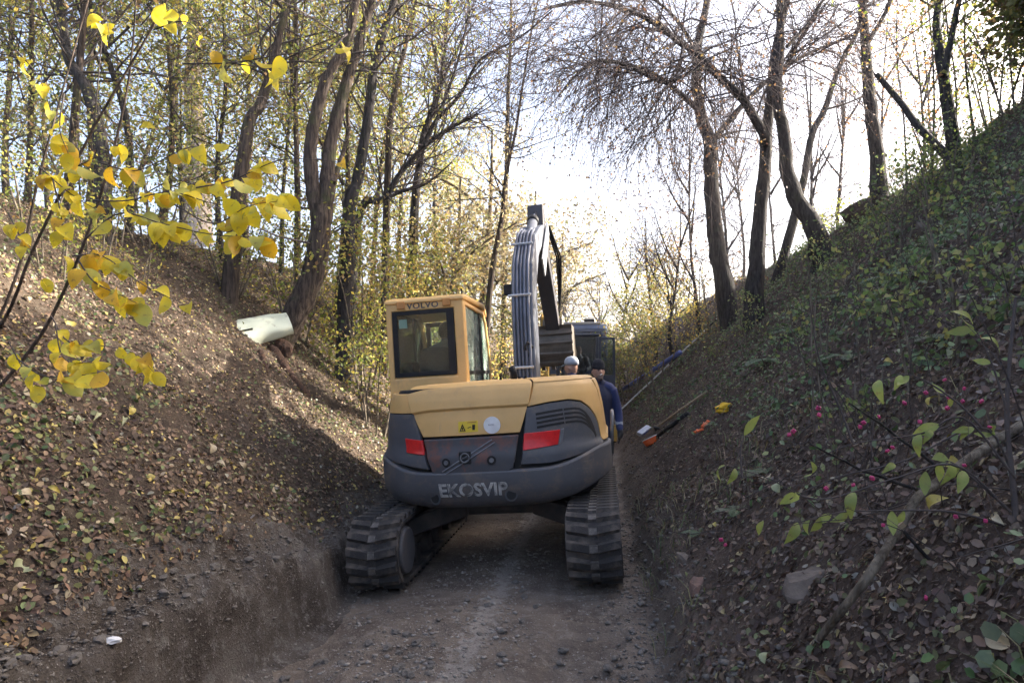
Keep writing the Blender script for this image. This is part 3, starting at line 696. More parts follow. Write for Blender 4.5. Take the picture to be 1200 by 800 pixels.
sh = [(440, 330, 9.6, 1.5, 1.0, 1500, YGREEN, .05, "yellow-green shrub close behind the excavator cab's left corner"), (425, 300, 11, 2.2, 1.3, 2600, YGREEN, .06, "leafy shrub between the twin-stemmed tree and the cab"), (470, 300, 13, 2.6, 1.4, 3000, GOLD, .06, "golden shrub behind the cab roof"),
      (525, 330, 15, 2.8, 1.5, 3200, YGREEN, .065, "tall yellow-green shrub between cab and boom"), (570, 370, 13, 1.8, 1.1, 1800, GOLD, .06, "brown-gold shrub low behind the boom foot"), (585, 360, 18, 2.8, 1.6, 3200, OLIVE, .07, "olive shrub behind the boom"),
      (350, 255, 10.8, 1.8, 1.2, 1800, YGREEN, .055, "low shrub behind the twin-stemmed trunk"), (180, 250, 9.6, 1.6, 1.2, 1500, OLIVE, .05, "olive shrub at the ridge left of the thick straight trunk"), (270, 255, 10.5, 1.6, 1.2, 1600, YGREEN, .05, "yellowish shrub at the ridge right of the thick straight trunk"), (100, 235, 9.4, 1.5, 1.1, 1500, OLIVE, .05, "dark shrub on the ridge behind the yellow leaves"),
      (740, 395, 19, 2.0, 1.3, 2600, OLIVE, .065, "green shrub on the right above the blue pipe"), (770, 380, 17, 2.2, 1.3, 1500, GOLD, .065, "thin golden shrub above the blue pipe's far end"), (715, 398, 24, 2.4, 1.6, 3000, OLIVE, .075, "dark shrub right behind the second machine's cab"), (760, 345, 25, 3.2, 2.0, 4200, [(0.38, 0.36, 0.08), (0.3, 0.26, 0.08), (0.2, 0.2, 0.06)], .08, "sunny yellow-green shrub on the crest far right of the lane"),
      (800, 330, 22, 3.0, 1.8, 1800, GOLD, .07, "tall brown shrub left of the forked tree"), (835, 330, 17.5, 2.2, 1.4, 900, BROWN, .06, "bare brown shrub at the forked tree's back"), (690, 400, 48, 3.2, 2.5, 3500, OLIVE, .13, "hazy green bush closing the lane"), (660, 400, 60, 4.2, 3.0, 3500, GOLD, .15, "pale bush at the very end of the lane"), (720, 392, 36, 3.5, 2.4, 3500, OLIVE, .1, "broad dark bush at the lane's right bend"), (640, 400, 36, 3.0, 2.2, 3200, YGREEN, .1, "broad leafy bush left of the lane's far end"),
      (975, 262, 16, .7, .8, 700, [(0.36, 0.38, 0.08), (0.28, 0.3, 0.06)], .055, "sunlit low shrub in the ridge gap"), (1100, 165, 9.6, .6, 0.7, 500, [(0.3, 0.34, 0.06), (0.2, 0.26, 0.05)], .05, "green shrub under the twin dark stems"), (1165, 120, 10.0, 1.5, .9, 1600, [(0.2, 0.26, 0.05), (0.28, 0.28, 0.06)], .05, "leafy shrub at the right edge of the ridge"), (1190, 60, 9.2, 1.8, 1.3, 2000, OLIVE, .05, "tall shrub beyond the right edge of the ridge")]
for (u, v, d, h, w, n, cols, sz, lab) in sh:
    g = at(u, v, d); g.z = Hh(g.x, g.y)
    shrub(lab, g, h, w, 6, n, cols, sz, "shrubs", jit=.09 * h ** .5)

# ------------------------------------------------------------------ the excavator
EX = empty("excavator", (-0.03, 7.15, 0.03), (0, 0, 0))
EX.rotation_mode = 'QUATERNION'
EX.rotation_quaternion = Quaternion((0, 0, 1), R(-8)) @ Quaternion((0, 1, 0), R(-3.8))
tag(EX, "yellow and grey excavator with lettered rear, cab on the left, standing in the lane", "excavator")

NS, SA, SB, SY0 = 2.7, 1.10, 1.03, -0.2
INS = [(.56, .17), (.62, .07), (.72, .015), (.82, 0), (1.04, .0), (1.09, .03), (1.34, .05), (1.52, .08), (1.60, .105), (1.66, .14)]
def inset(z): return float(np.interp(z, [a for a, _ in INS], [b for _, b in INS]))
def shell(a, z, off=0.0):
    i = inset(z) - off; sa, ca = math.sin(a), math.cos(a)
    return Vector(((SA - i) * math.copysign(abs(sa) ** (2 / NS), sa), SY0 - (SB - i) * abs(ca) ** (2 / NS), z))
def resamp(poly, n):
    P = np.array(poly, float); d = np.r_[0, np.cumsum(np.linalg.norm(np.diff(P, axis=0) * [1, 1], axis=1))]; t = np.linspace(0, d[-1], n)
    return np.stack([np.interp(t, d, P[:, 0]), np.interp(t, d, P[:, 1])], 1)
def patch(name, bottom, top, m, parent=EX, off=0.0, thick=0.03, nu=24, nv=6, bevel=0.006, crease=None):
    """a curved body panel between a lower and an upper edge given as (angle, height) on the tail"""
    B, T = resamp(bottom, nu), resamp(top, nu); mb = MB(); vs = []
    for lay in (off, off - thick):
        for j in range(nv):
            f = j / (nv - 1); q = B * (1 - f) + T * f
            for a, z in q:
                o2 = lay + (crease(f) if crease and lay == off else 0); vs.append(shell(a, z, o2))
    n = nu * nv; fs = []
    for j in range(nv - 1):
        for i in range(nu - 1):
            k = j * nu + i; fs.append((k, k + 1, k + nu + 1, k + nu)); fs.append((n + k, n + k + nu, n + k + nu + 1, n + k + 1))
    rim = [i for i in range(nu)] + [j * nu + nu - 1 for j in range(1, nv)] + [(nv - 1) * nu + i for i in range(nu - 2, -1, -1)] + [j * nu for j in range(nv - 2, 0, -1)]
    for a, b in zip(rim, rim[1:] + rim[:1]): fs.append((a, n + a, n + b, b))
    mb.add(vs, fs)
    o = mb.build(name, m, parent); smooth_by_angle(o, 50)
    if bevel:
        md = o.modifiers.new("bevel", 'BEVEL'); md.width = bevel; md.segments = 2; md.limit_method = 'ANGLE'; md.angle_limit = R(50)
    return o

HP = math.pi / 2
# dark inner body seen in the gaps
mb = MB(); rings = []
for z in (.60, .70, .9, 1.1, 1.34, 1.5, 1.58, 1.63):
    r = [shell(a, z, -0.045) for a in np.linspace(-HP, HP, 33)]
    i = inset(z) + .045
    r += [Vector((SA - i, .75, z)), Vector((.34, .80, z)), Vector((.34, .45, z)), Vector((-.20, .45, z)), Vector((-.20, 1.02, z)), Vector((-SA + i, 1.02, z))]
    rings.append(r)
mb.loft(rings); body = mb.build("inner_body", M['black'], EX)
# counterweight
def cwt(a): return .905 + .125 * float(sst(.38, 1.15, np.array(abs(a)))) 
def cwb(a): return .575 + .17 * float(sst(.35, 1.35, np.array(abs(a)))) * (1.0 if a > 0 else .55)
aa = np.linspace(-HP, HP, 41)
cw = patch("counterweight", [(a, cwb(a)) for a in aa], [(a, cwt(a)) for a in aa], M['cwgrey'], off=.02, thick=.09, nu=49, nv=9, bevel=.02)
for (a, z, r) in ((-.297, .68, .042), (.131, .69, .042)):
    p = shell(a, z, .022); q = shell(a, z, .031); mb = MB(); mb.tube([p, q], r, 16); mb.build("bolt_hole", M['black'], cw)
    mb = MB(); mb.tube([shell(a, z, .021), shell(a, z, .026)], r * 1.35, 16); mb.build("bolt_collar", M['grey'], cw)

def text_mesh(body_, w, h, extrude=.5, bold=0.0, space=1.0):
    c = bpy.data.curves.new("lettering", 'FONT'); c.body = body_; c.size = 1; c.offset = bold; c.resolution_u = 3; c.space_character = space
    o = bpy.data.objects.new("lettering_tmp", c); col.objects.link(o)
    dg = bpy.context.evaluated_depsgraph_get(); me = bpy.data.meshes.new_from_object(o.evaluated_get(dg)); bpy.data.objects.remove(o)
    v = np.array([x.co for x in me.vertices]); lo, hi = v.min(0), v.max(0)
    f = (v - lo) / np.maximum(hi - lo, 1e-6); return me, f
def put_text(name, body_, fn, m, parent, bold=0.0, space=1.0, fine=0):
    me, f = text_mesh(body_, 1, 1, bold=bold, space=space)
    bm = bmesh.new(); bm.from_mesh(me); bmesh.ops.triangulate(bm, faces=bm.faces)
    lo = Vector(np.array([v.co for v in bm.verts]).min(0)); hi = Vector(np.array([v.co for v in bm.verts]).max(0))
    if fine: bmesh.ops.subdivide_edges(bm, edges=bm.edges, cuts=fine, use_grid_fill=True)
    for v in bm.verts: v.co = fn((v.co.x - lo.x) / (hi.x - lo.x), (v.co.y - lo.y) / (hi.y - lo.y))
    r = bmesh.ops.extrude_face_region(bm, geom=list(bm.faces)); bm.to_mesh(me); bm.free(); me.update()
    o = link(name, me, m, parent); return o
def a_of(x): return math.copysign(math.asin(min(1, (abs(x) / SA) ** (NS / 2))), x)
put_text("lettering", "EKOSVIP", lambda x, y: shell(a_of(-.385 + .60 * x), .688 + .122 * y, .0245), M['whitepaint'], cw, bold=.03, space=1.0, fine=4)

YB = lambda f: 0.022 if f > .53 else 0.0
# yellow hood, centre
hood = patch("hood", [(-.402, 1.212), (.222, 1.214)], [(-.638, 1.60), (-.4, 1.635), (0, 1.645), (.372, 1.64)], M['yellow'], off=.004, nu=26, nv=26, crease=YB)
# hood top sheet
for (a0_, a1_, tail) in ((-.64, .372, [(.20, .4, 1.672), (-.22, .4, 1.675)]), (.392, HP, [(.93, .72, 1.655), (.36, .75, 1.668), (.225, .4, 1.67)])):
    mb = MB(); rings = []
    for z, ins_ in ((1.640, .0), (1.658, .025), (1.668, .07), (1.674, .2)):
        r = []
        for a in np.linspace(a0_, a1_, 26):
            p = shell(a, 1.64, .012 - ins_); r.append(Vector((p.x, p.y, z)))
        rings.append(r)
    mb.loft(rings, cap=False, closed=False); e = rings[-1]
    mb.add(e + [Vector(q) for q in tail], [tuple(range(len(e) + len(tail)))])
    o = mb.build("hood_top", M['yellow'], EX); smooth_by_angle(o, 40)
# left corner
patch("corner_panel", [(-.53, 1.425), (-1.5, 1.43)], [(-.665, 1.60), (-1.5, 1.61)], M['yellow'], off=.004, nu=16, nv=6)
patch("corner_panel", [(-.335, .93), (-1.1, 1.035), (-1.5, 1.05)], [(-.52, 1.418), (-1.5, 1.422)], M['grey'], off=.002, nu=16, nv=8)
patch("reflector", [(-.378, 1.06), (-.593, 1.08)], [(-.41, 1.185), (-.625, 1.205)], M['red'], off=.012, thick=.02, nu=8, nv=4, bevel=.003)
patch("side_panel", [(-1.5, 1.04), (-HP, 1.04)], [(-1.5, 1.61), (-HP, 1.61)], M['yellow'], off=.002, nu=3, nv=6)
# centre plate, scratched and rusty
plate = patch("rear_plate", [(-.29, .878), (-.27, .872), (0.05, .868), (.10, .876), (.155, .915)], [(-.398, 1.192), (.212, 1.198)], M['grey_rust'], off=.012, nu=30, nv=8, bevel=.012)
plate["label"] = "scratched dark plate with rust patches"
for (a, z) in ((-.179, .99), (.035, .995)):
    mb = MB(); mb.tube([shell(a, z, .012), shell(a, z, .018)], .04, 18); mb.build("lock_recess", M['black'], plate)
    mb = MB(); mb.tube([shell(a, z, .014), shell(a, z, .024)], .02, 14); mb.build("lock", M['emblem'], plate)
for dz in (-.02, .02):
    pts = [shell(a_of(-.335 + .45 * t - dz * .6), .9 + .255 * t + dz * .6, .016) for t in np.linspace(0, 1, 13)]
    mb = MB(); mb.tube(pts, .006, 6); mb.build("emblem_bar", M['emblem'], plate)
c0 = shell(-.06, 1.027, .014); mb = MB(); mb.box(c0, (.105, .012, .105)); mb.build("emblem_base", M['blackplastic'], plate, bevel=.004)
mb = MB(); ci = [c0 + Vector((.038 * math.cos(q), -.011, .038 * math.sin(q))) for q in np.linspace(0, 2 * math.pi, 25)]
mb.tube(ci, .006, 6, cap=False); mb.build("emblem_ring", M['emblem'], plate)
put_text("emblem_lettering", "VOLVO", lambda x, y: c0 + Vector((-.03 + .06 * x, -.011, -.008 + .016 * y)), M['emblem'], plate, bold=.01)
# stickers on the hood
st = patch("warning_sticker", [(-.1, 1.24), (-.004, 1.243)], [(-.1, 1.336), (-.004, 1.339)], M['sticker'], parent=hood, off=.008, thick=.004, nu=6, nv=4, bevel=0)
def on_hood(a, z): return shell(a, z, .0135)
mb = MB(); tri = [(-.092, 1.252), (-.056, 1.252), (-.074, 1.318)]; inn = [(-.084, 1.258), (-.064, 1.258), (-.074, 1.298)]
mb.add([on_hood(*p) for p in tri + inn], [(0, 1, 4, 3), (1, 2, 5, 4), (2, 0, 3, 5)]); mb.build("warning_triangle", M['black'], st)
mb = MB(); mb.add([on_hood(*p) for p in ((-.077, 1.262), (-.071, 1.262), (-.071, 1.286), (-.077, 1.286))], [(0, 1, 2, 3)]); mb.build("warning_mark", M['black'], st)
mb = MB(); mb.add([on_hood(*p) for p in ((-.045, 1.275), (-.03, 1.285), (-.03, 1.291), (-.046, 1.282))], [(0, 1, 2, 3)])
mb.add([on_hood(*p) for p in ((-.024, 1.26), (-.014, 1.26), (-.012, 1.305), (-.024, 1.305))], [(0, 1, 2, 3)]); mb.build("warning_pictogram", M['black'], st)
mb = MB(); mb.add([on_hood(*p) for p in ((-.047, 1.322), (-.008, 1.324), (-.008, 1.332), (-.047, 1.33))], [(0, 1, 2, 3)]); mb.build("warning_line", M['bracket'], st)
c1 = shell(.046, 1.292, .006); mb = MB(); mb.tube([c1, c1 + Vector((0, -.009, 0))], .074, 32); rs = mb.build("round_sticker", M['white'], hood)
put_text("sticker_lettering", "ROD", lambda x, y: c1 + Vector((-.03 + .05 * x, -.0105, -.004 + .014 * y)), M['textgrey'], rs)
# right side: dark panel with louvres, yellow above and around it
ytop = [(.292, 1.42), (.5, 1.445), (.746, 1.455), (.92, 1.43), (1.05, 1.37), (1.15, 1.29), (1.21, 1.22), (1.235, 1.10), (1.24, 1.055)]
patch("engine_cover", [(.30, 1.432), (.5, 1.457), (.746, 1.467), (.93, 1.442), (1.062, 1.38), (1.165, 1.3), (1.225, 1.225), (1.25, 1.105), (1.255, 1.06)],
      [(.396, 1.64), (.7, 1.64), (1.0, 1.64), (1.2, 1.64), (1.38, 1.63), (1.47, 1.5), (1.52, 1.3), (1.55, 1.1), (1.56, 1.05)], M['yellow'], off=.004, nu=40, nv=12)
# straight right flank and front box of the upper body
_zs = [1.05, 1.09, 1.34, 1.5, 1.58, 1.62]; mb = MB(); mb.prism([(SA - inset(z) + .003, z) for z in _zs] + [(SA - inset(z) - .03, z) for z in _zs[::-1]], 1, -.2, .74); mb.build("flank_panel", M['yellow'], EX, bevel=.01)
rp = patch("louvre_panel", [(.212, .945), (.45, .94), (.8, .985), (1.1, 1.03), (1.24, 1.045)], ytop, M['grey'], off=.002, nu=36, nv=12)
for k in range(4):
    z0 = 1.36 - .038 * k; a1 = 1.135 - .045 * k
    pts = [(.365, z0), (.5, z0 + .013), (.646, z0 + .022)]
    seg2 = [(.66, z0 + .022), (.80, z0 + .022), (.89, z0 + .01), (.97, z0 - .03 + .004 * k), (1.04, z0 - .09 + .01 * k), (1.09, z0 - .16 + .022 * k), (1.125, z0 - .25 + .035 * k)]
    for sgm in (pts, seg2):
        q = resamp(sgm, 10 if sgm is pts else 22); n = 11
        lo_ = [(a, z - .010) for a, z in q]; hi_ = [(a, z + .010) for a, z in q]
        if sgm is seg2:
            lo_ = [(a - .018 * min(1, i / 12), z - .010 * (1 - min(1, i / 16) * .6)) for i, (a, z) in enumerate(q)]
        patch("louvre", lo_, hi_, M['black'], parent=rp, off=.004, thick=.004, nu=len(q), nv=2, bevel=0)
patch("reflector", [(.232, 1.062), (.545, 1.088)], [(.252, 1.203), (.585, 1.212)], M['red'], off=.012, thick=.02, nu=10, nv=4, bevel=.003)
patch("reflector_trim", [(.552, 1.08), (.60, 1.10)], [(.592, 1.212), (.635, 1.22)], M['emblem'], off=.006, thick=.01, nu=4, nv=4, bevel=.003)
# exhaust pipe and small fittings on the hood
mb = MB(); mb.tube([(.24, -.55, 1.66), (.24, -.55, 1.74), (.22, -.57, 1.79)], .032, 12); mb.build("exhaust_pipe", M['blackplastic'], EX, smooth=True)
for xx in (.12, .3, .36):
    mb = MB(); mb.tube([(xx, -.62, 1.66), (xx, -.62, 1.695)], .014, 8); mb.build("hood_stud", M['blackplastic'], EX)
mb = MB(); mb.tube([(1.10, .35, .75), (1.15, .35, 1.2), (1.15, .45, 1.24), (1.15, .75, 1.24), (1.12, .8, .75)], .02, 8); mb.build("handrail", M['emblem'], EX, smooth=True)
mb = MB(); mb.b2((.36, .3, .72), (1.06, .95, 1.05)); mb.build("step_box", M['grey'], EX, bevel=.02)
mb = MB(); mb.tube([(0, 0, .5), (0, 0, .68)], .48, 32); mb.build("slew_ring", M['steeldark'], EX)

# cab
CX0, CX1, CY0, CY1, CZ0, CZ1 = -1.06, -.25, -.38, 1.08, 1.55, 2.53
cab = empty("cab"); cab.parent = EX
mb = MB()
win = [(-.995, 1.76), (-.355, 1.76), (-.355, 2.425), (-.995, 2.425)]
out = [(CX0, CZ0), (CX1, CZ0), (CX1, CZ1 - .02), (CX0, CZ1 - .02)]
mb.ring(out, win, 1, CY0, CY0 + .05); mb.build("rear_frame", M['yellow'], cab, bevel=.022, seg=3)
mb = MB(); mb.ring(win, [(-.945, 1.805), (-.43, 1.805), (-.43, 2.385), (-.945, 2.385)], 1, CY0 - .006, CY0 + .02); mb.build("window_seal", M['blackplastic'], cab, bevel=.004)
mb = MB(); mb.b2((-.95, CY0 + .004, 1.80), (-.425, CY0 + .010, 2.39)); mb.build("rear_window", M['glass'], cab)
yo = [(CY0 + .05, CZ0), (CY1 - .02, CZ0), (CY1, 1.9), (.92, 2.36), (.78, 2.47), (CY0 + .05, CZ1 - .03)]
yi = [(CY0 + .12, CZ0 + .06), (CY1 - .08, CZ0 + .06), (CY1 - .07, 1.9), (.86, 2.32), (.74, 2.42), (CY0 + .12, 2.455)]
for x, gm in ((CX1 - .05, 'glass_side'), (CX0, 'glass')):
    mb = MB(); mb.ring(yo, yi, 0, x, x + .05); mb.build("side_frame", M['yellow'], cab, bevel=.015, seg=3)
    mb = MB(); mb.prism([(a, b) for a, b in yi], 0, x + .022, x + .028); mb.build("side_window", M[gm], cab)
    mb = MB(); mb.b2((x + .012, .50, CZ0 + .06), (x + .04, .58, 2.43)); mb.b2((x + .012, CY0 + .12, CZ0 + .20), (x + .04, CY1 - .08, CZ0 + .235)); mb.build("window_bar", M['blackplastic'], cab)
mb = MB(); prof = [(CY0 - .02, CZ1 - .03), (CY0 - .01, CZ1 + .012), (CY0 + .06, CZ1 + .035), (.75, CZ1 + .03), (.86, CZ1 - .0), (.93, 2.40), (.78, 2.47), (.70, CZ1 - .03)]
mb.prism(prof, 0, CX0 - .012, CX1 + .012); mb.build("roof", M['yellow'], cab, bevel=.03, seg=3)
mb = MB(); mb.ring([(CX0 + .05, CZ0), (CX1 - .05, CZ0), (CX1 - .05, 2.40), (CX0 + .05, 2.40)], [(CX0 + .1, CZ0 + .05), (CX1 - .1, CZ0 + .05), (CX1 - .1, 2.35), (CX0 + .1, 2.35)], 1, CY1 - .1, CY1 - .05)
mb.build("front_frame", M['blackplastic'], cab)
mb = MB(); mb.b2((CX0 + .09, CY1 - .08, CZ0 + .04), (CX1 - .09, CY1 - .074, 2.36)); mb.build("windscreen", M['glass'], cab)
mb = MB(); mb.b2((CX0 + .02, CY0 + .05, 1.0), (CX1 - .02, CY1 - .02, 1.12)); mb.build("cab_floor", M['grey'], cab)
mb = MB(); mb.b2((CX0 + .004, -.1, .9), (CX0 + .05, CY1 - .02, CZ0)); mb.b2((CX1 - .06, .42, 1.1), (CX1 - .01, CY1 - .02, CZ0)); mb.build("lower_skirt", M['yellow'], cab, bevel=.015)
for x in (-.935, -.46):
    mb = MB(); mb.b2((x, CY0 - .025, 2.45), (x + .085, CY0 - .002, 2.525)); mb.build("hinge_bracket", M['bracket'], cab, bevel=.006)
put_text("lettering", "VOLVO", lambda x, y: Vector((-.835 + .33 * x, CY0 - .0035, 2.445 + .062 * y)), M['textgrey'], cab, bold=.02, space=1.1)
mb = MB(); mb.b2((-.93, CY0 + .012, 2.255), (-.845, CY0 + .018, 2.345)); mb.build("window_sticker", mat('pale_blue_sticker', (.35, .55, .55), (.3, .48, .5)), cab)
mb = MB(); mb.tube([(CX1 - .02, CY0 + .06, 2.50), (CX1 - .02, CY0 + .06, 2.62)], .008, 6); mb.build("antenna", M['blackplastic'], cab)
# seat and controls
seat = empty("seat"); seat.parent = cab
mb = MB(); mb.b2((-.86, .02, 1.36), (-.44, .5, 1.5)); mb.build("seat_cushion", M['seat'], seat, bevel=.05, seg=3)
mb = MB(); mb.prism([(-.86, 1.45), (-.44, 1.45), (-.47, 2.0), (-.53, 2.06), (-.77, 2.06), (-.83, 2.0)], 1, -.06, .05); mb.build("seat_back", M['seat'], seat, bevel=.03, seg=3)
mb = MB(); mb.b2((-1.0, -.2, 1.15), (-.86, .4, 1.92)); mb.build("side_console", M['blackplastic'], cab, bevel=.04)
mb = MB(); mb.b2((-.36, .62, 1.85), (-.3, .78, 2.05)); mb.build("monitor", M['blackplastic'], cab, bevel=.01)

# boom, arm and bucket on a swing post
bp = Vector((.24, .5, 1.05)); sw = R(-1.5)
def bw(x, y, z):
    c, s = math.cos(sw), math.sin(sw); return Vector((bp.x + x * c - (y - .5) * s, .5 + x * s + (y - .5) * c, z))
def bprism(name, poly, x0, x1, m, parent, bevel=.015, taper=None):
    n = len(poly); vs = []
    for x in (x0, x1):
        for i, (y, z) in enumerate(poly):
            k = taper(y, z) if taper else 1; vs.append(bw((x - (x0 + x1) / 2) * k + (x0 + x1) / 2, y, z))
    mb = MB(); mb.add(vs, [(i, (i + 1) % n, n + (i + 1) % n, n + i) for i in range(n)] + [tuple(range(n)), tuple(range(n, 2 * n))])
    return mb.build(name, m, parent, bevel=bevel)
def btube(name, pts, r, m, parent, n=10):
    mb = MB(); mb.tube([bw(*p) for p in pts], r, n); return mb.build(name, m, parent, smooth=False if n < 8 else True)
mb = MB(); mb.b2((-.1, .42, .75), (.3, .75, 1.3)); mb.build("swing_post", M['steeldark'], EX, bevel=.03)
BZ = .36
cenl = [(.52, 1.15, .16), (.57, 1.75, .18), (.66, 2.35, .19), (.85, 2.88, .18), (1.28, 3.28, .15), (1.95, 3.55, .12), (2.42, 3.68, .10)]
def offp(side):
    o = []
    for i, (y, z, h) in enumerate(cenl):
        a = cenl[max(i - 1, 0)]; b = cenl[min(i + 1, len(cenl) - 1)]; t = Vector((b[0] - a[0], b[1] - a[1])).normalized()
        o.append((y - t.y * h * side, z + t.x * h * side))
    return o
back, frontp = offp(1), offp(-1)
boom = bprism("boom", back + frontp[::-1], -.125, .125, M['boom'], EX, .02)
def along(path, f):
    P = np.array(path); d = np.r_[0, np.cumsum(np.linalg.norm(np.diff(P, axis=0), axis=1))]; t = f * d[-1]
    return float(np.interp(t, d, P[:, 0])), float(np.interp(t, d, P[:, 1]))
for k in range(5):
    x = -.095 + .042 * k; r = .017 if k != 2 else .012
    pts = [(x, along(back, f)[0] - .035, along(back, f)[1] + .012) for f in np.linspace(.02, .78 - .03 * (k % 3), 16)]
    btube("hydraulic_line", pts, r, M['hose'], boom, 8)
for f in (.16, .38, .60):
    y, z = along(back, f); mb = MB(); mb.tube([bw(-.15, y - .06, z + .02), bw(.11, y - .06, z + .02)], .016, 6); mb.build("line_clamp", M['boomlight'], boom)
btube("hose_loop", [(.05, .42, 1.9), (.02, .36, 2.0), (.05, .36, 2.06), (.1, .42, 2.0)], .014, M['blackplastic'], boom, 6)
mb = MB(); mb.box(bw(-.2, .95, 2.72), (.14, .12, .13)); mb.build("work_light", M['blackplastic'], boom, bevel=.015)
bprism("boom_tip_plate", [(1.45, 3.50 - BZ), (2.38, 4.16 - BZ), (2.50, 4.02 - BZ), (1.62, 3.30 - BZ)], .145, .165, M['boomlight'], boom, .004)
bprism("arm_cylinder_bracket", [(1.12, 3.2 - BZ), (1.38, 3.45 - BZ), (1.26, 3.62 - BZ), (1.12, 3.5 - BZ)], -.06, .06, M['boom'], boom)
cyl = btube("arm_cylinder", [(0, 1.2, 3.55 - BZ), (0, 2.0, 4.10 - BZ)], .068, M['boom'], EX, 14); btube("rod", [(0, 1.98, 4.085 - BZ), (0, 2.5, 4.38 - BZ)], .035, M['chrome'], cyl)
btube("cylinder_head", [(0, 1.97, 4.08 - BZ), (0, 2.06, 4.14 - BZ)], .08, M['blackplastic'], cyl, 14)
arm = bprism("arm", [(2.36, 4.42 - BZ), (2.52, 4.44 - BZ), (2.62, 4.18 - BZ), (3.2, 3.15), (3.86, 2.36), (3.72, 2.30), (3.0, 3.0), (2.36, 3.92 - BZ), (2.30, 4.1 - BZ)], -.11, .11, M['armdark'], EX, .015)
btube("bucket_cylinder", [(0, 2.75, 4.12 - BZ), (0, 3.35, 3.18)], .05, M['armdark'], arm, 12)
btube("rod", [(0, 3.3, 3.24), (0, 3.9, 2.62)], .028, M['chrome'], arm)
for k in range(3): btube("hose", [(.12 + .02 * k, 2.6, 4.15 - BZ), (.2 + .03 * k, 3.0, 3.4), (.16 + .02 * k, 3.4, 3.0), (.12, 3.7, 2.7)], .014, M['blackplastic'], arm, 6)
bk_ = empty("bucket"); bk_.parent = EX
arc = [(3.62, 2.44)] + [(3.98 - .42 * math.cos(q), 2.14 + .36 * math.sin(q)) for q in np.linspace(.75, -1.25, 12)] + [(4.22, 1.80)]
ins = [(y + (3.98 - y) * .10, z + (2.14 - z) * .10) for y, z in arc]
bprism("bucket_shell", arc + ins[::-1], -.30, .30, M['bucket'], bk_, .006)
for x in (-.30, .275): bprism("side_plate", arc + [(4.36, 2.02), (4.16, 2.42)], x, x + .024, M['bucket'], bk_, .004)
for q in (.45, .05, -.4, -.85):
    y, z = 3.98 - .435 * math.cos(q), 2.14 + .375 * math.sin(q); mb = MB(); mb.tube([bw(-.31, y, z), bw(.31, y, z)], .028, 6); mb.build("wear_strip", M['bucket'], bk_)
for k in range(4):
    x = -.25 + .167 * k; bprism("tooth", [(4.18, 1.80), (4.40, 1.74), (4.18, 1.74)], x - .03, x + .03, M['steeldark'], bk_, 0)
bprism("bucket_ears", [(3.66, 2.42), (3.90, 2.42), (3.86, 2.55), (3.72, 2.55)], -.16, .16, M['bucket'], bk_)
btube("boom_cylinder", [(.0, 1.0, 1.05), (.0, 1.35, 2.2), (0, 1.42, 2.6)], .06, M['armdark'], EX, 12)

# tracks
def stadium(n, L0, hgt, zc):
    """points and angles around a track loop in the y,z plane"""
    r = hgt / 2; st_ = L0 - hgt; per = 2 * st_ + 2 * math.pi * r; out = []
    for k in range(n):
        t = per * k / n
        if t < st_: out.append((-st_ / 2 + t, zc + r, 0))
        elif t < st_ + math.pi * r: q = (t - st_) / r; out.append((st_ / 2 + r * math.sin(q), zc + r * math.cos(q), -q))
        elif t < 2 * st_ + math.pi * r: out.append((st_ / 2 - (t - st_ - math.pi * r), zc - r, math.pi))
        else: q = (t - 2 * st_ - math.pi * r) / r; out.append((-st_ / 2 - r * math.sin(q), zc - r * math.cos(q), math.pi - q))
    return out
TW = .45; TL = 3.0; TH = .60; TZ = .255
def lug_mesh(side, shear):
    mb = MB(); x0, x1 = (-.215, -.035) if side < 0 else (.035, .215)
    vs = []
    for z, ins_ in ((-.012, 0), (.036, .014)):
        for x, s0 in ((x0, shear if side < 0 else 0), (x1, 0 if side < 0 else shear)):
            for y in (-.043 + ins_, .043 - ins_): vs.append((x, y + s0, z))
    mb.add(vs, [(0, 1, 3, 2), (4, 6, 7, 5), (0, 2, 6, 4), (1, 5, 7, 3), (0, 4, 5, 1), (2, 3, 7, 6)])
    me = mb.mesh("track_lug"); me.materials.append(M['rubber']); return me
lugs = {-1: lug_mesh(-1, .035), 1: lug_mesh(1, .035)}
mb = MB(); mb.box((0, 0, .006), (.066, .06, .03)); mid_me = mb.mesh("centre_block"); mid_me.materials.append(M['dustrubber'])
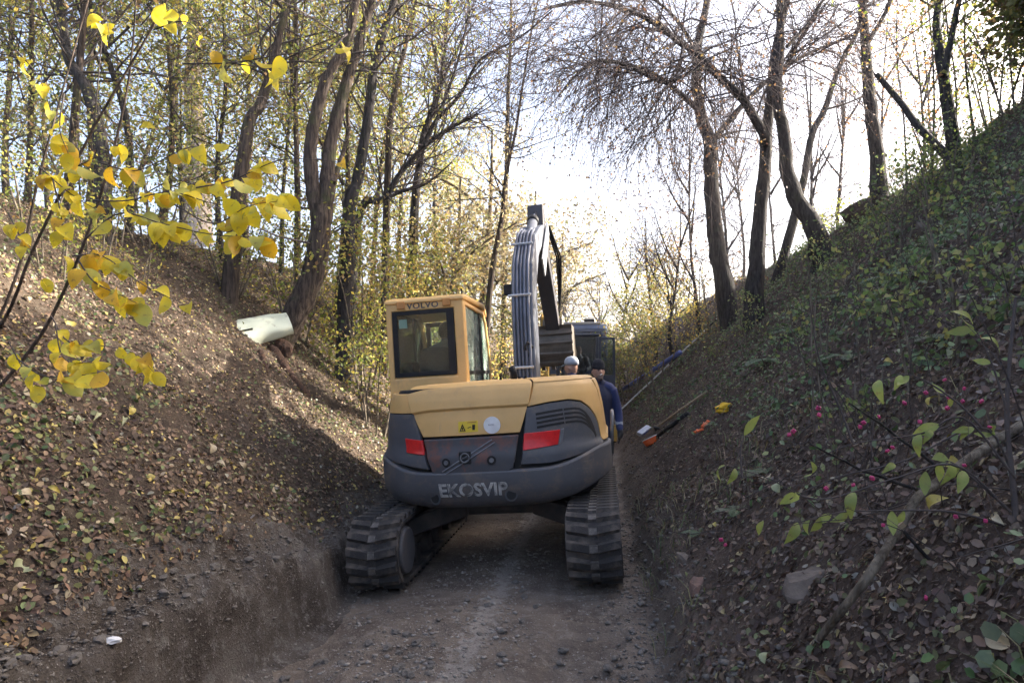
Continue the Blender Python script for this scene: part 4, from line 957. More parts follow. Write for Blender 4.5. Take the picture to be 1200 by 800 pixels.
for sx in (-.925, .925):
    tr = empty("track"); tr.parent = EX; tr.location = (sx, -.06, 0)
    mb = MB(); pts = stadium(96, TL - .06, TH - .06, TZ); pin = stadium(96, TL - .13, TH - .13, TZ); rings = []
    for a, b in zip(pts, pin): rings.append([Vector((-TW / 2, a[0], a[1])), Vector((TW / 2, a[0], a[1])), Vector((TW / 2, b[0], b[1])), Vector((-TW / 2, b[0], b[1]))])
    mb.loft(rings + rings[:1], cap=False); mb.build("belt", M['rubber'], tr)
    nl = 50
    for k, (y, z, q) in enumerate(stadium(nl, TL - .06, TH - .06, TZ)):
        for sd_ in (-1, 1):
            o = link("track_lug", lugs[sd_], parent=tr); o.location = (0, y, z); o.rotation_euler = (q, 0, 0)
    for k, (y, z, q) in enumerate(stadium(nl, TL - .06, TH - .06, TZ)):
        o = link("centre_block", mid_me, parent=tr); o.location = (0, y, z); o.rotation_euler = (q, 0, 0)
    ii = -1 if sx > 0 else 1
    for (y, nm) in ((-1.17, "drive_sprocket"), (1.17, "idler_wheel")):
        mb = MB(); mb.tube([(-.17, y, TZ), (.17, y, TZ)], .225, 24); w_ = mb.build(nm, M['steeldark'], tr)
        mb = MB(); mb.tube([(ii * .16, y, TZ), (ii * .235, y, TZ)], .20, 24); mb.build("hub_cover", M['grey'], w_, bevel=.02)
    for y in (-.65, -.22, .22, .65):
        mb = MB(); mb.tube([(-.16, y, .09), (.16, y, .09)], .09, 16); mb.build("track_roller", M['steeldark'], tr)
    mb = MB(); mb.b2((-.12, -.95, .14), (.12, .95, .40)); mb.build("track_frame", M['steeldark'], tr, bevel=.03)
mb = MB(); mb.b2((-.42, -.42, .36), (.42, .42, .56)); car = mb.build("carbody", M['steeldark'], EX, bevel=.05)
for sx in (-1, 1):
    for sy in (-1, 1):
        rg = []
        for t, hw, hh in ((0, .18, .10), (.6, .13, .085), (1, .12, .08)):
            c = Vector((sx * .32, sy * .28, .46)).lerp(Vector((sx * .84, sy * .72, .33)), t)
            rg.append([c + Vector((0, -hw, -hh)), c + Vector((0, hw, -hh)), c + Vector((0, hw, hh)), c + Vector((0, -hw, hh))])
        mb = MB(); mb.loft(rg); mb.build("frame_arm", M['steeldark'], EX, bevel=.02)
# blade at the front
mb = MB(); mb.prism([(1.62, .05), (1.70, .05), (1.74, .25), (1.70, .45), (1.62, .45), (1.66, .25)], 0, -1.12, 1.12); bl = mb.build("dozer_blade", M['steeldark'], EX, bevel=.01)
for x in (-.45, .45):
    mb = MB(); mb.tube([(x, .4, .38), (x, 1.64, .22)], .06, 8); mb.build("blade_arm", M['steeldark'], bl)

# ------------------------------------------------------------------ people
M['person'] = leaf_mat('clothes_and_skin', 0.0, 0.8)
def person(label, loc, rot, prims, voxel=.013, eyes=None, quat=None):
    """prims: (points, radii, colour, squash) chains that are fused into one skin"""
    mb = MB()
    for pts, rad, c, sq in prims:
        if len(pts) == 1: mb.ball(pts[0], rad, 16, 12)
        else:
            P = catmull(pts, max(4, 3 * len(pts))); r = np.interp(np.linspace(0, 1, len(P)), np.linspace(0, 1, len(pts)), rad)
            e0 = P[0] - (P[1] - P[0]) / np.linalg.norm(P[1] - P[0]) * r[0] * .6; e1 = P[-1] + (P[-1] - P[-2]) / np.linalg.norm(P[-1] - P[-2]) * r[-1] * .6
            mb.tube([e0] + list(P) + [e1], [r[0] * .6] + list(r) + [r[-1] * .6], 12, squash=sq)
    o = link("person", mb.mesh("person"), None)
    md = o.modifiers.new("fuse", 'REMESH'); md.mode = 'VOXEL'; md.voxel_size = voxel
    md2 = o.modifiers.new("soft", 'SMOOTH'); md2.factor = .5; md2.iterations = 2
    dg = bpy.context.evaluated_depsgraph_get(); me = bpy.data.meshes.new_from_object(o.evaluated_get(dg)); o.modifiers.clear(); o.data = me
    V = np.zeros(len(me.vertices) * 3, np.float32); me.vertices.foreach_get("co", V); V = V.reshape(-1, 3)
    best = np.full(len(V), 1e9); C = np.zeros((len(V), 4), np.float32); C[:, 3] = 1
    for pts, rad, c, sq in prims:
        if len(pts) == 1:
            q = (V - np.array(pts[0])) / np.array(rad); dist = (np.linalg.norm(q, axis=1) - 1) * min(rad)
        else:
            dist = np.full(len(V), 1e9)
            P = [np.array(p) for p in pts]
            for a, b, ra, rb in zip(P, P[1:], rad, rad[1:]):
                ab = b - a; t = np.clip(((V - a) @ ab) / (ab @ ab), 0, 1); dv = V - (a + t[:, None] * ab)
                if sq != 1: dv = dv * np.array([1, 1 / sq, 1])
                dist = np.minimum(dist, np.linalg.norm(dv, axis=1) - (ra + (rb - ra) * t))
        k = dist < best; best[k] = dist[k]; C[k, :3] = c
    for e in eyes or []:
        k = np.linalg.norm(V - np.array(e), axis=1) < .014; C[k, :3] = (.02, .015, .012)
    at_ = me.attributes.new("col", 'FLOAT_COLOR', 'POINT'); at_.data.foreach_set("color", C.ravel())
    me.materials.append(M['person']); me.polygons.foreach_set("use_smooth", np.ones(len(me.polygons), bool))
    o.location = loc
    if quat is not None: o.rotation_mode = 'QUATERNION'; o.rotation_quaternion = quat
    else: o.rotation_euler = rot
    return tag(o, label, "person")

SKIN = (.42, .23, .16); NAVY = (.012, .016, .045); NAVY2 = (.025, .035, .11); DARK = (.012, .012, .014); BOOT = (.03, .022, .018); STRIPE = (.42, .43, .44)
def standing(top=NAVY2, vest=NAVY, trousers=NAVY, skin=SKIN, turn=0.0, glove=DARK):
    pr = []
    for s in (-1, 1):
        pr.append(([(s * .095, 0, .95), (s * .115, .015, .52), (s * .125, -.01, .12)], [.10, .072, .055], trousers, 1))
        pr.append(([(s * .125, -.04, .055), (s * .135, .07, .05), (s * .14, .16, .038)], [.052, .05, .04], BOOT, 1))
        pr.append(([(s * .185, -.01, 1.46), (s * .265, -.03, 1.18), (s * .275, .06, .95)], [.072, .06, .046], top, 1))
        pr.append(([(s * .268, .0, 1.06), (s * .272, .03, 1.02)], [.056, .055], STRIPE, 1))
        pr.append(([(s * .277, .075, .925), (s * .275, .095, .86)], [.04, .036], glove, 1))
        for k in range(4):
            y0 = .068 + .018 * k; ln = (.075, .085, .08, .062)[k]
            pr.append(([(s * .272, y0, .85), (s * .262, y0 + .012, .85 - ln * .55), (s * .248, y0 + .018, .85 - ln)], [.0115, .0105, .009], glove, 1))
        pr.append(([(s * .262, .118, .895), (s * .25, .14, .86), (s * .245, .14, .83)], [.013, .012, .010], glove, 1))
    pr.append(([(0, 0, .92), (0, 0, 1.1), (0, -.005, 1.36), (0, -.015, 1.5)], [.175, .172, .195, .13], vest, .72))
    pr.append(([(-.17, -.01, 1.475), (0, -.02, 1.52), (.17, -.01, 1.475)], [.07, .085, .07], top, 1))
    pr.append(([(0, -.01, 1.5), (0, .01, 1.60)], [.075, .062], top, 1))
    ct, st_ = math.cos(turn), math.sin(turn)
    def h(x, y, z): return (x * ct - y * st_, x * st_ + y * ct, z)
    pr.append(([h(0, .02, 1.70)], (.078, .094, .115), skin, 1))
    pr.append(([h(0, .06, 1.635), h(0, .085, 1.61)], [.055, .04], (.16, .11, .09), 1))
    pr.append(([h(0, .105, 1.715), h(0, .125, 1.685)], [.013, .018], skin, 1))
    for s in (-1, 1): pr.append(([h(s * .078, .01, 1.70), h(s * .082, .0, 1.675)], [.018, .014], skin, 1))
    return pr, [h(-.032, .102, 1.722), h(.032, .102, 1.722)], h

g = at(701, 480, 9.25); g.z = Hh(g.x, g.y); HS = 1.87 / 1.82
pr, ey, hh = standing(turn=.25)
pa = person("worker in navy jacket and dark knit hat smoking beside the excavator", g, (0, 0, R(180)), pr, .011, ey)
pa.scale = (1.02, 1.02, 1.03)
mb = MB(); rings = []
for z, r in ((0, 1.0), (.03, 1.06), (.035, 1.0), (.07, .97), (.105, .75), (.13, .35), (.137, .05)):
    rings.append([Vector((.084 * r * math.cos(q), .10 * r * math.sin(q), z)) for q in np.linspace(0, 2 * math.pi, 21)[:-1]])
mb.loft(rings); hat_me = mb.mesh("knit_hat")
hat = link("knit_hat", hat_me, mat('black_knit', (.010, .010, .014), (.02, .02, .026), 60, rough=1, bmp=.6), pa, True); hat.location = (0, .012, 1.735); hat.rotation_euler = (R(-6), 0, .25)
mp = pa.matrix_basis if False else None
cg = g + Vector((.03, -.18, 1.67 * 1.03)); mb = MB(); mb.tube([cg, cg + Vector((-.03, -.055, -.012))], .0055, 8); o = mb.build("cigarette", M['white']); tag(o, "white cigarette in the mouth of the worker in the knit hat", "cigarette")

g2 = at(671, 480, 9.7); g2.z = Hh(g2.x, g2.y)
pr, ey, hh = standing(turn=-.2, vest=NAVY2, trousers=NAVY)
pb = person("worker in navy with a pale grey cap, standing between boom and knit-hat worker", g2, (0, 0, R(70)), pr, .015, ey); pb.scale = (1.02, 1.02, 1.04)
mb = MB(); rings = []
for z, r in ((0, 1.02), (.05, 1.03), (.09, .85), (.115, .5), (.122, .05)):
    rings.append([Vector((.086 * r * math.cos(q), .102 * r * math.sin(q), z)) for q in np.linspace(0, 2 * math.pi, 21)[:-1]])
mb.loft(rings)
vis = [[Vector((.07 * math.sin(q) , .09 + .0 + (.075 if k else 0) * math.cos(q * .9), .0 - (.02 if k else 0) + dz)) for q in np.linspace(-1.2, 1.2, 9)] for k, dz in ((0, .012), (1, .012))]
vis2 = [[p - Vector((0, 0, .008)) for p in r] for r in vis]
ringv = [vis[0] + vis2[0][::-1], vis[1] + vis2[1][::-1]]
mb.loft(ringv)
o = mb.build("cap", mat('pale_grey_cap', (.36, .38, .42), (.46, .48, .52), 20, rough=.9), pb, True); o.location = (0, .012, 1.735); o.rotation_euler = (R(-4), 0, -.2)

# excavator operator, built in the machine's own axes
OX, OY = -.585, .17
pr = [([(OX, OY - .0, 1.56), (OX, OY - .03, 1.75), (OX + .01, OY - .02, 1.98), (OX + .01, OY, 2.06)], [.17, .17, .185, .10], (.10, .10, .105), .72),
      ([(OX - .17, OY, 2.0), (OX + .01, OY - .01, 2.05), (OX + .19, OY, 2.0)], [.075, .085, .075], (.14, .14, .145), 1),
      ([(OX, OY, 2.05), (OX + .01, OY + .03, 2.13)], [.06, .055], SKIN, 1), ([(OX + .01, OY + .04, 2.21)], (.078, .095, .112), SKIN, 1), ([(OX + .01, OY + .135, 2.215), (OX + .01, OY + .15, 2.19)], [.012, .016], SKIN, 1)]
for s in (-1, 1):
    pr += [([(OX + s * .2, OY, 2.0), (OX + s * .27, OY + .06, 1.78), (OX + s * .24, OY + .33, 1.74)], [.066, .055, .042], (.13, .13, .135), 1), ([(OX + s * .24, OY + .36, 1.74), (OX + s * .235, OY + .44, 1.735)], [.036, .032], SKIN, 1),
           ([(OX + s * .1, OY, 1.55), (OX + s * .13, OY + .42, 1.56), (OX + s * .13, OY + .5, 1.18)], [.095, .075, .055], (.02, .022, .03), 1), ([(OX + s * .13, OY + .47, 1.15), (OX + s * .13, OY + .64, 1.15)], [.05, .042], BOOT, 1)]
    for k in range(4): pr.append(([(OX + s * (.215 + .012 * k), OY + .45, 1.74), (OX + s * (.215 + .012 * k), OY + .49, 1.735), (OX + s * (.215 + .012 * k), OY + .50, 1.70)], [.0115, .011, .010], SKIN, 1))
    pr.append(([(OX + s * .205, OY + .40, 1.74), (OX + s * .185, OY + .44, 1.745)], [.013, .011], SKIN, 1))
op = person("operator in a dark jacket sitting in the yellow excavator's cab, seen from behind", EX.location, None, pr, .015, quat=EX.rotation_quaternion)
mb = MB(); mb.ball((OX + .01, OY + .022, 2.235), (.086, .095, .105), 16, 10); mb.build("hair", mat('dark_hair', (.012, .010, .009), (.025, .02, .018), 60, rough=.8, bmp=.5), op, True)

# ------------------------------------------------------------------ second machine and truck farther down the lane
g3 = at(672, 470, 16.0); g3.z = Hh(g3.x, g3.y)
E2 = empty("compact_excavator", g3, (0, 0, R(-4))); tag(E2, "dark-cabbed compact excavator facing back up the lane behind the workers", "excavator")
for sx in (-.72, .72):
    mb = MB(); pts = stadium(60, 2.2, .52, .28); rr_ = [[Vector((sx - .19, y, z)), Vector((sx + .19, y, z)), Vector((sx + .19, y * .94, .28 + (z - .28) * .8)), Vector((sx - .19, y * .94, .28 + (z - .28) * .8))] for y, z, q in pts]
    mb.loft(rr_ + rr_[:1], cap=False); tk = mb.build("track", M['rubber'], E2)
    for y in (-.85, .85):
        mb = MB(); mb.tube([(sx - .15, y, .28), (sx + .15, y, .28)], .2, 18); mb.build("track_wheel", M['steeldark'], tk)
mb = MB(); mb.prism([(-.9, -.7), (.9, -.7), (.95, .3), (.75, .85), (-.75, .85), (-.95, .3)], 2, .62, 1.28); mb.build("body", M['yellow2'], E2, bevel=.05)
mb = MB(); mb.prism([(-.95, .1), (.95, .1), (.8, .88), (-.8, .88)], 2, 1.29, 1.5); mb.build("engine_hood", M['yellow2'], E2, bevel=.05)
c2 = empty("cab"); c2.parent = E2
fx0, fx1, fy0, fy1 = -.36, .52, -.65, .45
for (x, y) in ((fx0, fy0), (fx1, fy0), (fx0, fy1), (fx1, fy1)):
    mb = MB(); mb.b2((x - .035, y - .035, 1.0), (x + .035, y + .035, 2.36)); mb.build("cab_post", M['navyframe'], c2, bevel=.01)
mb = MB(); mb.b2((fx0 - .06, fy0 - .06, 2.36), (fx1 + .06, fy1 + .06, 2.43)); mb.build("cab_roof", M['navyframe'], c2, bevel=.03)
mb = MB(); mb.b2((fx0, fy0 - .01, 1.35), (fx1, fy0 + .01, 1.42)); mb.build("cab_rail", M['navyframe'], c2)
mb = MB(); mb.b2((fx0 + .036, fy0 - .003, 1.43), (fx1 - .036, fy0 + .003, 2.355)); mb.build("windscreen", M['glass_dark'], c2)
mb = MB(); mb.b2((fx0 + .036, fy1 - .003, 1.6), (fx1 - .036, fy1 + .003, 2.355)); mb.build("rear_window", M['glass_dark'], c2)
dr = empty("cab_door"); dr.parent = E2
mb = MB(); mb.ring([(.56, 1.05), (.92, 1.05), (.92, 2.34), (.56, 2.34)], [(.61, 1.5), (.87, 1.5), (.87, 2.29), (.61, 2.29)], 1, -.66, -.62); mb.build("door_frame", M['navyframe'], dr)
mb = MB(); mb.b2((.61, -.642, 1.5), (.87, -.637, 2.29)); mb.build("door_glass", M['glass_dark'], dr)
mb = MB(); mb.prism([(-.7, .9), (-.95, 1.1), (-1.5, 2.3), (-1.9, 2.75), (-2.0, 2.65), (-1.62, 2.15), (-1.15, 1.0), (-.95, .8)], 0, -.72, -.52); mb.build("boom", M['armdark'], E2, bevel=.02)
mb = MB(); mb.prism([(-1.92, 2.78), (-2.06, 2.7), (-1.95, 1.2), (-1.82, 1.2)], 0, -.70, -.54); mb.build("arm", M['yellow2'], E2, bevel=.02)
mb = MB(); mb.b2((-.9, -1.35, .1), (.9, -1.28, .45)); mb.build("dozer_blade", M['yellow2'], E2, bevel=.01)
mb = MB(); mb.b2((.0, -.1, 1.28), (.3, .3, 1.45)); mb.b2((.0, .25, 1.45), (.3, .35, 2.0)); mb.build("seat", M['seat'], E2, bevel=.03)
pr = [([(.12, .08, 1.5), (.12, .1, 1.75), (.12, .08, 1.93)], [.16, .18, .1], (.02, .022, .03), .72), ([(.12, .06, 2.07)], (.08, .095, .115), (.2, .12, .09), 1), ([(.12, .08, 1.9), (.12, .07, 2.0)], [.07, .06], (.05, .03, .02), 1),
      ([(-.06, .08, 1.88), (-.12, -.05, 1.66), (-.06, -.28, 1.62)], [.065, .055, .04], (.02, .022, .03), 1), ([(.3, .08, 1.88), (.36, -.05, 1.66), (.3, -.28, 1.62)], [.065, .055, .04], (.02, .022, .03), 1),
      ([(.04, .1, 1.5), (.02, -.3, 1.5), (.02, -.35, 1.2)], [.09, .07, .055], (.02, .02, .03), 1), ([(.2, .1, 1.5), (.22, -.3, 1.5), (.22, -.35, 1.2)], [.09, .07, .055], (.02, .02, .03), 1)]
op2 = person("dark-clad operator sitting in the compact excavator's cab", g3, (0, 0, R(-4)), pr, .02)

g4 = at(676, 470, 23.0); g4.z = Hh(g4.x, g4.y)
TK = empty("truck", g4, (0, 0, R(-6))); tag(TK, "blue-grey truck parked behind the compact excavator", "truck")
mb = MB(); mb.prism([(-.95, .9), (-1.0, 1.6), (-.75, 2.75), (-.6, 2.9), (.7, 2.9), (.75, .9)], 0, -1.0, 1.0); tcab = mb.build("cab", M['truck'], TK, bevel=.05)
mb = MB(); mb.add([(-.88, -1.0, 1.66), (.88, -1.0, 1.66), (.8, -.78, 2.66), (-.8, -.78, 2.66), (-.88, -1.02, 1.66), (.88, -1.02, 1.66), (.8, -.80, 2.66), (-.8, -.80, 2.66)], [(4, 5, 6, 7), (0, 3, 2, 1), (0, 1, 5, 4), (1, 2, 6, 5), (2, 3, 7, 6), (3, 0, 4, 7)]); mb.build("windscreen", M['glass_dark'], tcab)
mb = MB(); mb.b2((-.8, -.62, 2.89), (.8, -.4, 2.97)); mb.build("sun_visor", M['boomlight'], tcab, bevel=.02)
mb = MB(); mb.b2((.25, -.1, 2.9), (.6, .25, 3.12)); mb.build("roof_beacon", M['blackplastic'], tcab, bevel=.04)
mb = MB(); mb.b2((-1.0, -1.05, .5), (1.0, -.9, .9)); mb.build("bumper", M['blackplastic'], TK, bevel=.03)
mb = MB(); mb.b2((-1.05, .9, 1.0), (1.05, 4.6, 2.2)); mb.build("tipper_body", M['truck'], TK, bevel=.03)
mb = MB(); mb.b2((-.45, -.8, .55), (.45, 4.5, .95)); mb.build("chassis", M['steeldark'], TK)
for x in (-.85, .85):
    for y in (-.1, 3.6):
        mb = MB(); mb.tube([(x - .14, y, .5), (x + .14, y, .5)], .5, 24); w_ = mb.build("wheel", M['rubber'], TK, bevel=.04)
        mb = MB(); mb.tube([(x - .15, y, .5), (x + .15, y, .5)], .24, 16); mb.build("rim", M['silver'], w_)
    mb = MB(); mb.b2((x - .12, -1.07, .58), (x + .12, -1.04, .76)); mb.build("headlight", M['white'], TK, bevel=.02)

# street lamp far down the lane
gl_ = at(703, 400, 46); gl_.z = Hh(gl_.x, gl_.y)
SLp = empty("street_lamp", gl_); tag(SLp, "slim grey street lamp far down the lane against the sky", "street lamp")
mb = MB(); mb.tube([(0, 0, -.2), (0, 0, 6.2), (-.15, 0, 6.5), (-.6, 0, 6.62)], [.08, .06, .05, .04], 10); mb.build("pole", M['lampgrey'], SLp, True)
mb = MB(); mb.b2((-1.15, -.14, 6.57), (-.55, .14, 6.68)); mb.build("lamp_head", M['lampgrey'], SLp, bevel=.03)

# ------------------------------------------------------------------ things lying on the banks
def lie(p, q, r, name, label, cat, m, n=10, lift=0.0, segs=2):
    mb = MB(); mb.tube([Vector(p).lerp(Vector(q), t) + Vector((0, 0, lift)) for t in np.linspace(0, 1, segs)], r, n); o = mb.build(name, M[m], smooth=True); tag(o, label, cat); return o
a_, b_ = G(724, 474), G(797, 432)
lie(a_ + Vector((0, 0, .06)), b_ + Vector((0, 0, .06)), .06, "pipe", "blue plastic pipe lying up the right bank behind the knit-hat worker", "pipe", 'bluepipe', 16, .34)
a_, b_ = G(729, 489), G(862, 364)
SRod = empty("survey_rod", a_); tag(SRod, "long thin white rod with dark marks slanting up the right bank", "rod")
for k in range(12):
    p, q = (b_ - a_) * (k / 12), (b_ - a_) * ((k + 1) / 12); mb = MB(); mb.tube([p + Vector((0, 0, .24)), q + Vector((0, 0, .24))], .02, 8)
    mb.build("rod_section", M['white'] if k not in (5, 9, 11) else M['blackplastic'], SRod)
a_, b_ = G(770, 504), G(829, 462)
SH = empty("digging_hoe", a_); tag(SH, "long wooden tool handle lying up the right bank beside the black bar", "hoe")
d_ = b_ - a_; mb = MB(); mb.tube([Vector((0, 0, .05)), d_ * .5 + Vector((0, 0, .06)), d_ + Vector((0, 0, .05))], [.02, .019, .017], 10); mb.build("handle", M['wood'], SH, smooth=True)
mb = MB(); mb.prism([(-.09, -.14), (.09, -.14), (.05, .03), (-.05, .03)], 1, -.012, .012); o = mb.build("blade", M['steeldark'], SH); o.location = (0, 0, .04); o.rotation_euler = (R(60), 0, R(-40))
a_, b_ = G(771, 514), G(806, 487); lie(a_, b_, .035, "bar", "short black bar lying beside the wooden tool handle", "bar", 'blackplastic', 10, .04)
p = G(755, 508); LB = empty("spirit_box", p, (R(20), R(-25), R(35))); tag(LB, "small silver and blue box tool lying on soil by the tool handle", "tool")
mb = MB(); mb.b2((-.14, -.06, .02), (.14, .06, .10)); mb.build("case", M['silver'], LB, bevel=.015)
mb = MB(); mb.b2((-.08, -.066, .035), (.06, .066, .085)); mb.build("grip_panel", M['bluepipe'], LB, bevel=.006)
p = G(763, 521); DK = empty("tape_drum", p + Vector((0, -.03, .06)), (R(-12), R(-24), 0)); tag(DK, "orange and white round drum lying on the right bank below the tool handle", "drum")
mb = MB(); mb.tube([(0, 0, -.05), (0, 0, .05)], [.11, .135], 28); mb.build("drum", M['orange'], DK, bevel=.012)
mb = MB(); mb.tube([(0, 0, .051), (0, 0, .062)], .14, 28); mb.build("lid", M['white'], DK, bevel=.004)

def blob(name, m, c, rad, seed, amp=.35, n=3, label=None, cat=None, flat=None, rot=(0, 0, 0), freq=1.3, parent=None):
    bm = bmesh.new(); bmesh.ops.create_icosphere(bm, subdivisions=n, radius=1)
    for v in bm.verts:
        k = 1 + amp * mnoise.noise(v.co * freq + Vector((seed * 7.1, seed * 3.3, 0))) + amp * .4 * mnoise.noise(v.co * freq * 2.7 + Vector((seed, 0, seed * 5)))
        v.co = Vector((v.co.x * rad[0], v.co.y * rad[1], v.co.z * rad[2])) * k
    me = bpy.data.meshes.new(name); bm.to_mesh(me); bm.free()
    o = link(name, me, M[m], parent, smooth=(n > 2)); o.location = c; o.rotation_euler = rot
    if label: tag(o, label, cat)
    return o
blob("cloth", 'yellowcloth', G(848, 482) + Vector((0, 0, .05)), (.10, .07, .045), 3, .6, label="crumpled yellow work cloth lying on the right bank beside a fern", cat="cloth", rot=(R(20), R(-20), 0), freq=1.8)
OG = empty("work_gloves", G(822, 505)); OG.scale = (.75, .75, .75); tag(OG, "orange work gloves lying on the right bank below the yellow cloth", "gloves")
for k, (dx, dy, rz) in enumerate(((-.06, 0, .5), (.07, .05, .9))):
    mb = MB(); c = Vector((dx, dy, .05 + dx * .8)); ax = Vector((math.cos(rz), .2, .7 * math.sin(rz))).normalized(); sd2 = Vector((-.3, .7, .2)).normalized()
    mb.tube([c - ax * .07, c, c + ax * .04], [.035, .042, .03], 8, squash=.6)
    for j in range(4): q = c + ax * .035 + sd2 * (.015 * (j - 1.5)); mb.tube([q, q + ax * (.05 + .01 * (j % 2)), q + ax * .075 + Vector((0, 0, -.015))], [.011, .010, .008], 6)
    mb.tube([c + sd2 * .03, c + sd2 * .06 + ax * .03], [.012, .009], 6); mb.build("glove", M['orange'], OG, smooth=True)
for k, (u, v, r, mm, lab) in enumerate(((948, 684, (.14, .09, .035), 'rock', "large flat pale stone on the right bank below the pink-berried shrub"), (820, 687, (.085, .06, .045), 'brickstone', "reddish angular stone on the lower right bank"), (803, 656, (.10, .06, .045), 'rock', "grey oblong stone just above the reddish stone"),
                                       (1086, 270, (.12, .09, .09), 'rock', "pale boulder high on the right bank"))):
    blob("stone", mm, G(u, v) + Vector((0, 0, -.005)), r, k + 1, .55, 2, lab, "stone", rot=(R(25), R(-30), k), freq=1.1)
# mound of roots under the stout tree
blob("root_mound", 'soil_l', Vector((7.32, 13.4, Hh(7.32, 13.4) - .32)), (.65, .6, .45), 9, .5, 3, "dark earth mound round the stout tree's roots on the crest", "mound", freq=1.6)

# pale sheet wrapped round the foot of the leaning tree
A0, A1 = at(266, 402, hd - .58), at(340, 381, hd - .26)
ax = (A1 - A0).normalized(); upv = Vector((0, -.55, .85)); upv = (upv - ax * upv.dot(ax)).normalized(); sv = ax.cross(upv).normalized()
LEN = (A1 - A0).length; n_u, n_v = 18, 22; mb = MB(); vs = []
for lay in (0, 1):
    for i in range(n_u):
        t = i / (n_u - 1)
        for j in range(n_v):
            q = -.95 + 2.7 * j / (n_v - 1)
            rad = (.25 + .13 * (1 - t) ** 1.5 + .03 * mnoise.noise(Vector((t * 3, q * 2, 5))) - .06 * max(0, q - .9) + .015 * math.sin(5 * t + q)) - lay * .022
            tt = t
            if t < .45:  # slit that opens toward the free end, ends rounded
                side = q - .55
                rad += .03 * (1 - t / .45) * (1 if side > 0 else -.4)
                tt = t + (.10 * abs(math.cos(min(abs(side), 1.4) * 1.3)) * (1 - t / .45)) + (.09 * max(0, abs(q - .4) - .9) if True else 0)
            vs.append(A0 + ax * LEN * tt + (upv * math.cos(q) * .72 + sv * math.sin(q) * 1.08) * rad)
nn = n_u * n_v; fs = []
jc = 11
def gap(i, j): return j == jc and i < 7
for i in range(n_u - 1):
    for j in range(n_v - 1):
        if gap(i, j): continue
        k = i * n_v + j; fs += [(k, k + 1, k + n_v + 1, k + n_v), (nn + k, nn + k + n_v, nn + k + n_v + 1, nn + k + 1)]
        for (i2, j2, e) in ((i - 1, j, (k, k + 1)), (i + 1, j, (k + n_v, k + n_v + 1)), (i, j - 1, (k, k + n_v)), (i, j + 1, (k + 1, k + n_v + 1))):
            if i2 < 0 or i2 >= n_u - 1 or j2 < 0 or j2 >= n_v - 1 or gap(i2, j2): fs.append((e[0], e[1], nn + e[1], nn + e[0]))
mb.add(vs, fs); o = mb.build("plastic_sheet", M['cream']); smooth_by_angle(o, 50); tag(o, "thick cream plastic sheet bent round the foot of the leaning tree", "sheet")
# exposed roots below it
RT = empty("tree_root", G(322, 420)); tag(RT, "thick reddish roots running down the bank from the leaning tree", "root"); rb = RT.location
for (uv, r0, r1) in ((((318, 408), (330, 425), (345, 445), (362, 466), (380, 486)), .085, .035), (((305, 412), (309, 424), (313, 437)), .05, .02), (((332, 412), (350, 432), (366, 448)), .05, .015)):
    pts = [G(u, v) + Vector((0, 0, -.005)) for u, v in uv]; P = catmull(pts, 14); n = len(P)
    link("root", tubes_np("root", [(P - np.array(rb), np.linspace(r0, r1, n) * rng.uniform(.85, 1.15, n))], 8), M['root'], RT, True)
blob("stump", 'root', at(332, 408, hd - .35), (.14, .12, .13), 5, .4, 2, "dark broken stump under the cream plastic sheet", "stump", rot=(.3, .4, 0))

# ------------------------------------------------------------------ ground litter, plants, stones
def normals_np(x, y, e=.03):
    n = np.stack([-(height(x + e, y) - height(x - e, y)) / (2 * e), -(height(x, y + e) - height(x, y - e)) / (2 * e), np.ones_like(x)], 1)
    return n / np.linalg.norm(n, axis=1, keepdims=True)
def scatter(n, side, t0, t1, y0=1.6, y1=30, keep=None, tp=1.0):
    """points on a bank, thicker near the front; t is the distance from the lane's edge"""
    k = rng.random(n); y = y0 * (y1 / y0) ** (k ** 0.85); t = t0 + (t1 - t0) * rng.random(n) ** tp
    s = SL - t if side < 0 else SR + t
    x = s + axis(y)
    if keep is not None:
        m = keep(x, y, t); x, y, t = x[m], y[m], t[m]
    return x, y, t
def litter(name, label, x, y, size, cols, w, mtl, tilt=.6, lift=.012, aspect=.62, fold=.3, kind="stuff", far=False):
    if not far:
        k = y > 6.5; litter(name, label + ", farther up the lane", x[k], y[k], size, cols, w, mtl, tilt, lift, aspect, fold, kind, True); x, y = x[~k], y[~k]
    n = len(x); nr = normals_np(x, y) + rng.normal(0, tilt, (n, 3)) * np.array([1, 1, .4]); z = height(x, y) + lift * rng.uniform(.3, 2.2, n)
    sz = size * rng.uniform(.55, 1.5, n) * (1 + np.clip(y - 8, 0, 30) * .035)
    me = leaves_np(name, np.stack([x, y, z], 1), nr, sz, pal(n, cols, w), aspect, fold, simple=far)
    o = link(name, me, M[mtl]); o["kind"] = kind; tag(o, label, None); o["category"] = "leaves" if mtl == 'litter' else "plants"; return o
LIT = [(.36, .29, .19), (.24, .16, .095), (.15, .095, .06), (.44, .35, .11), (.30, .27, .21), (.17, .20, .075), (.10, .065, .045)]
x, y, t = scatter(95000, -1, .28, 6.2, keep=lambda x, y, t: fbm(x, y, 1.6, 4) * 1.5 + .55 * rng.random(len(x)) + np.clip(t - .45, -.3, .3) > .12)
litter("leaf_litter", "brown and tan fallen leaves covering the left bank", x, y, .036, LIT, [1.3, 4, 6, 1.6, .5, 1.8, 6], 'litter')
x, y, t = scatter(75000, 1, .12, 7.0, keep=lambda x, y, t: (fbm(x, y, 1.1, 3) + .75 * rng.random(len(x)) + np.clip(t - .5, -.5, .8) * .5 > .22) & ~((np.abs(y - 10.5) < 2.2) & (t < 1.6) & (rng.random(len(x)) < .75)))
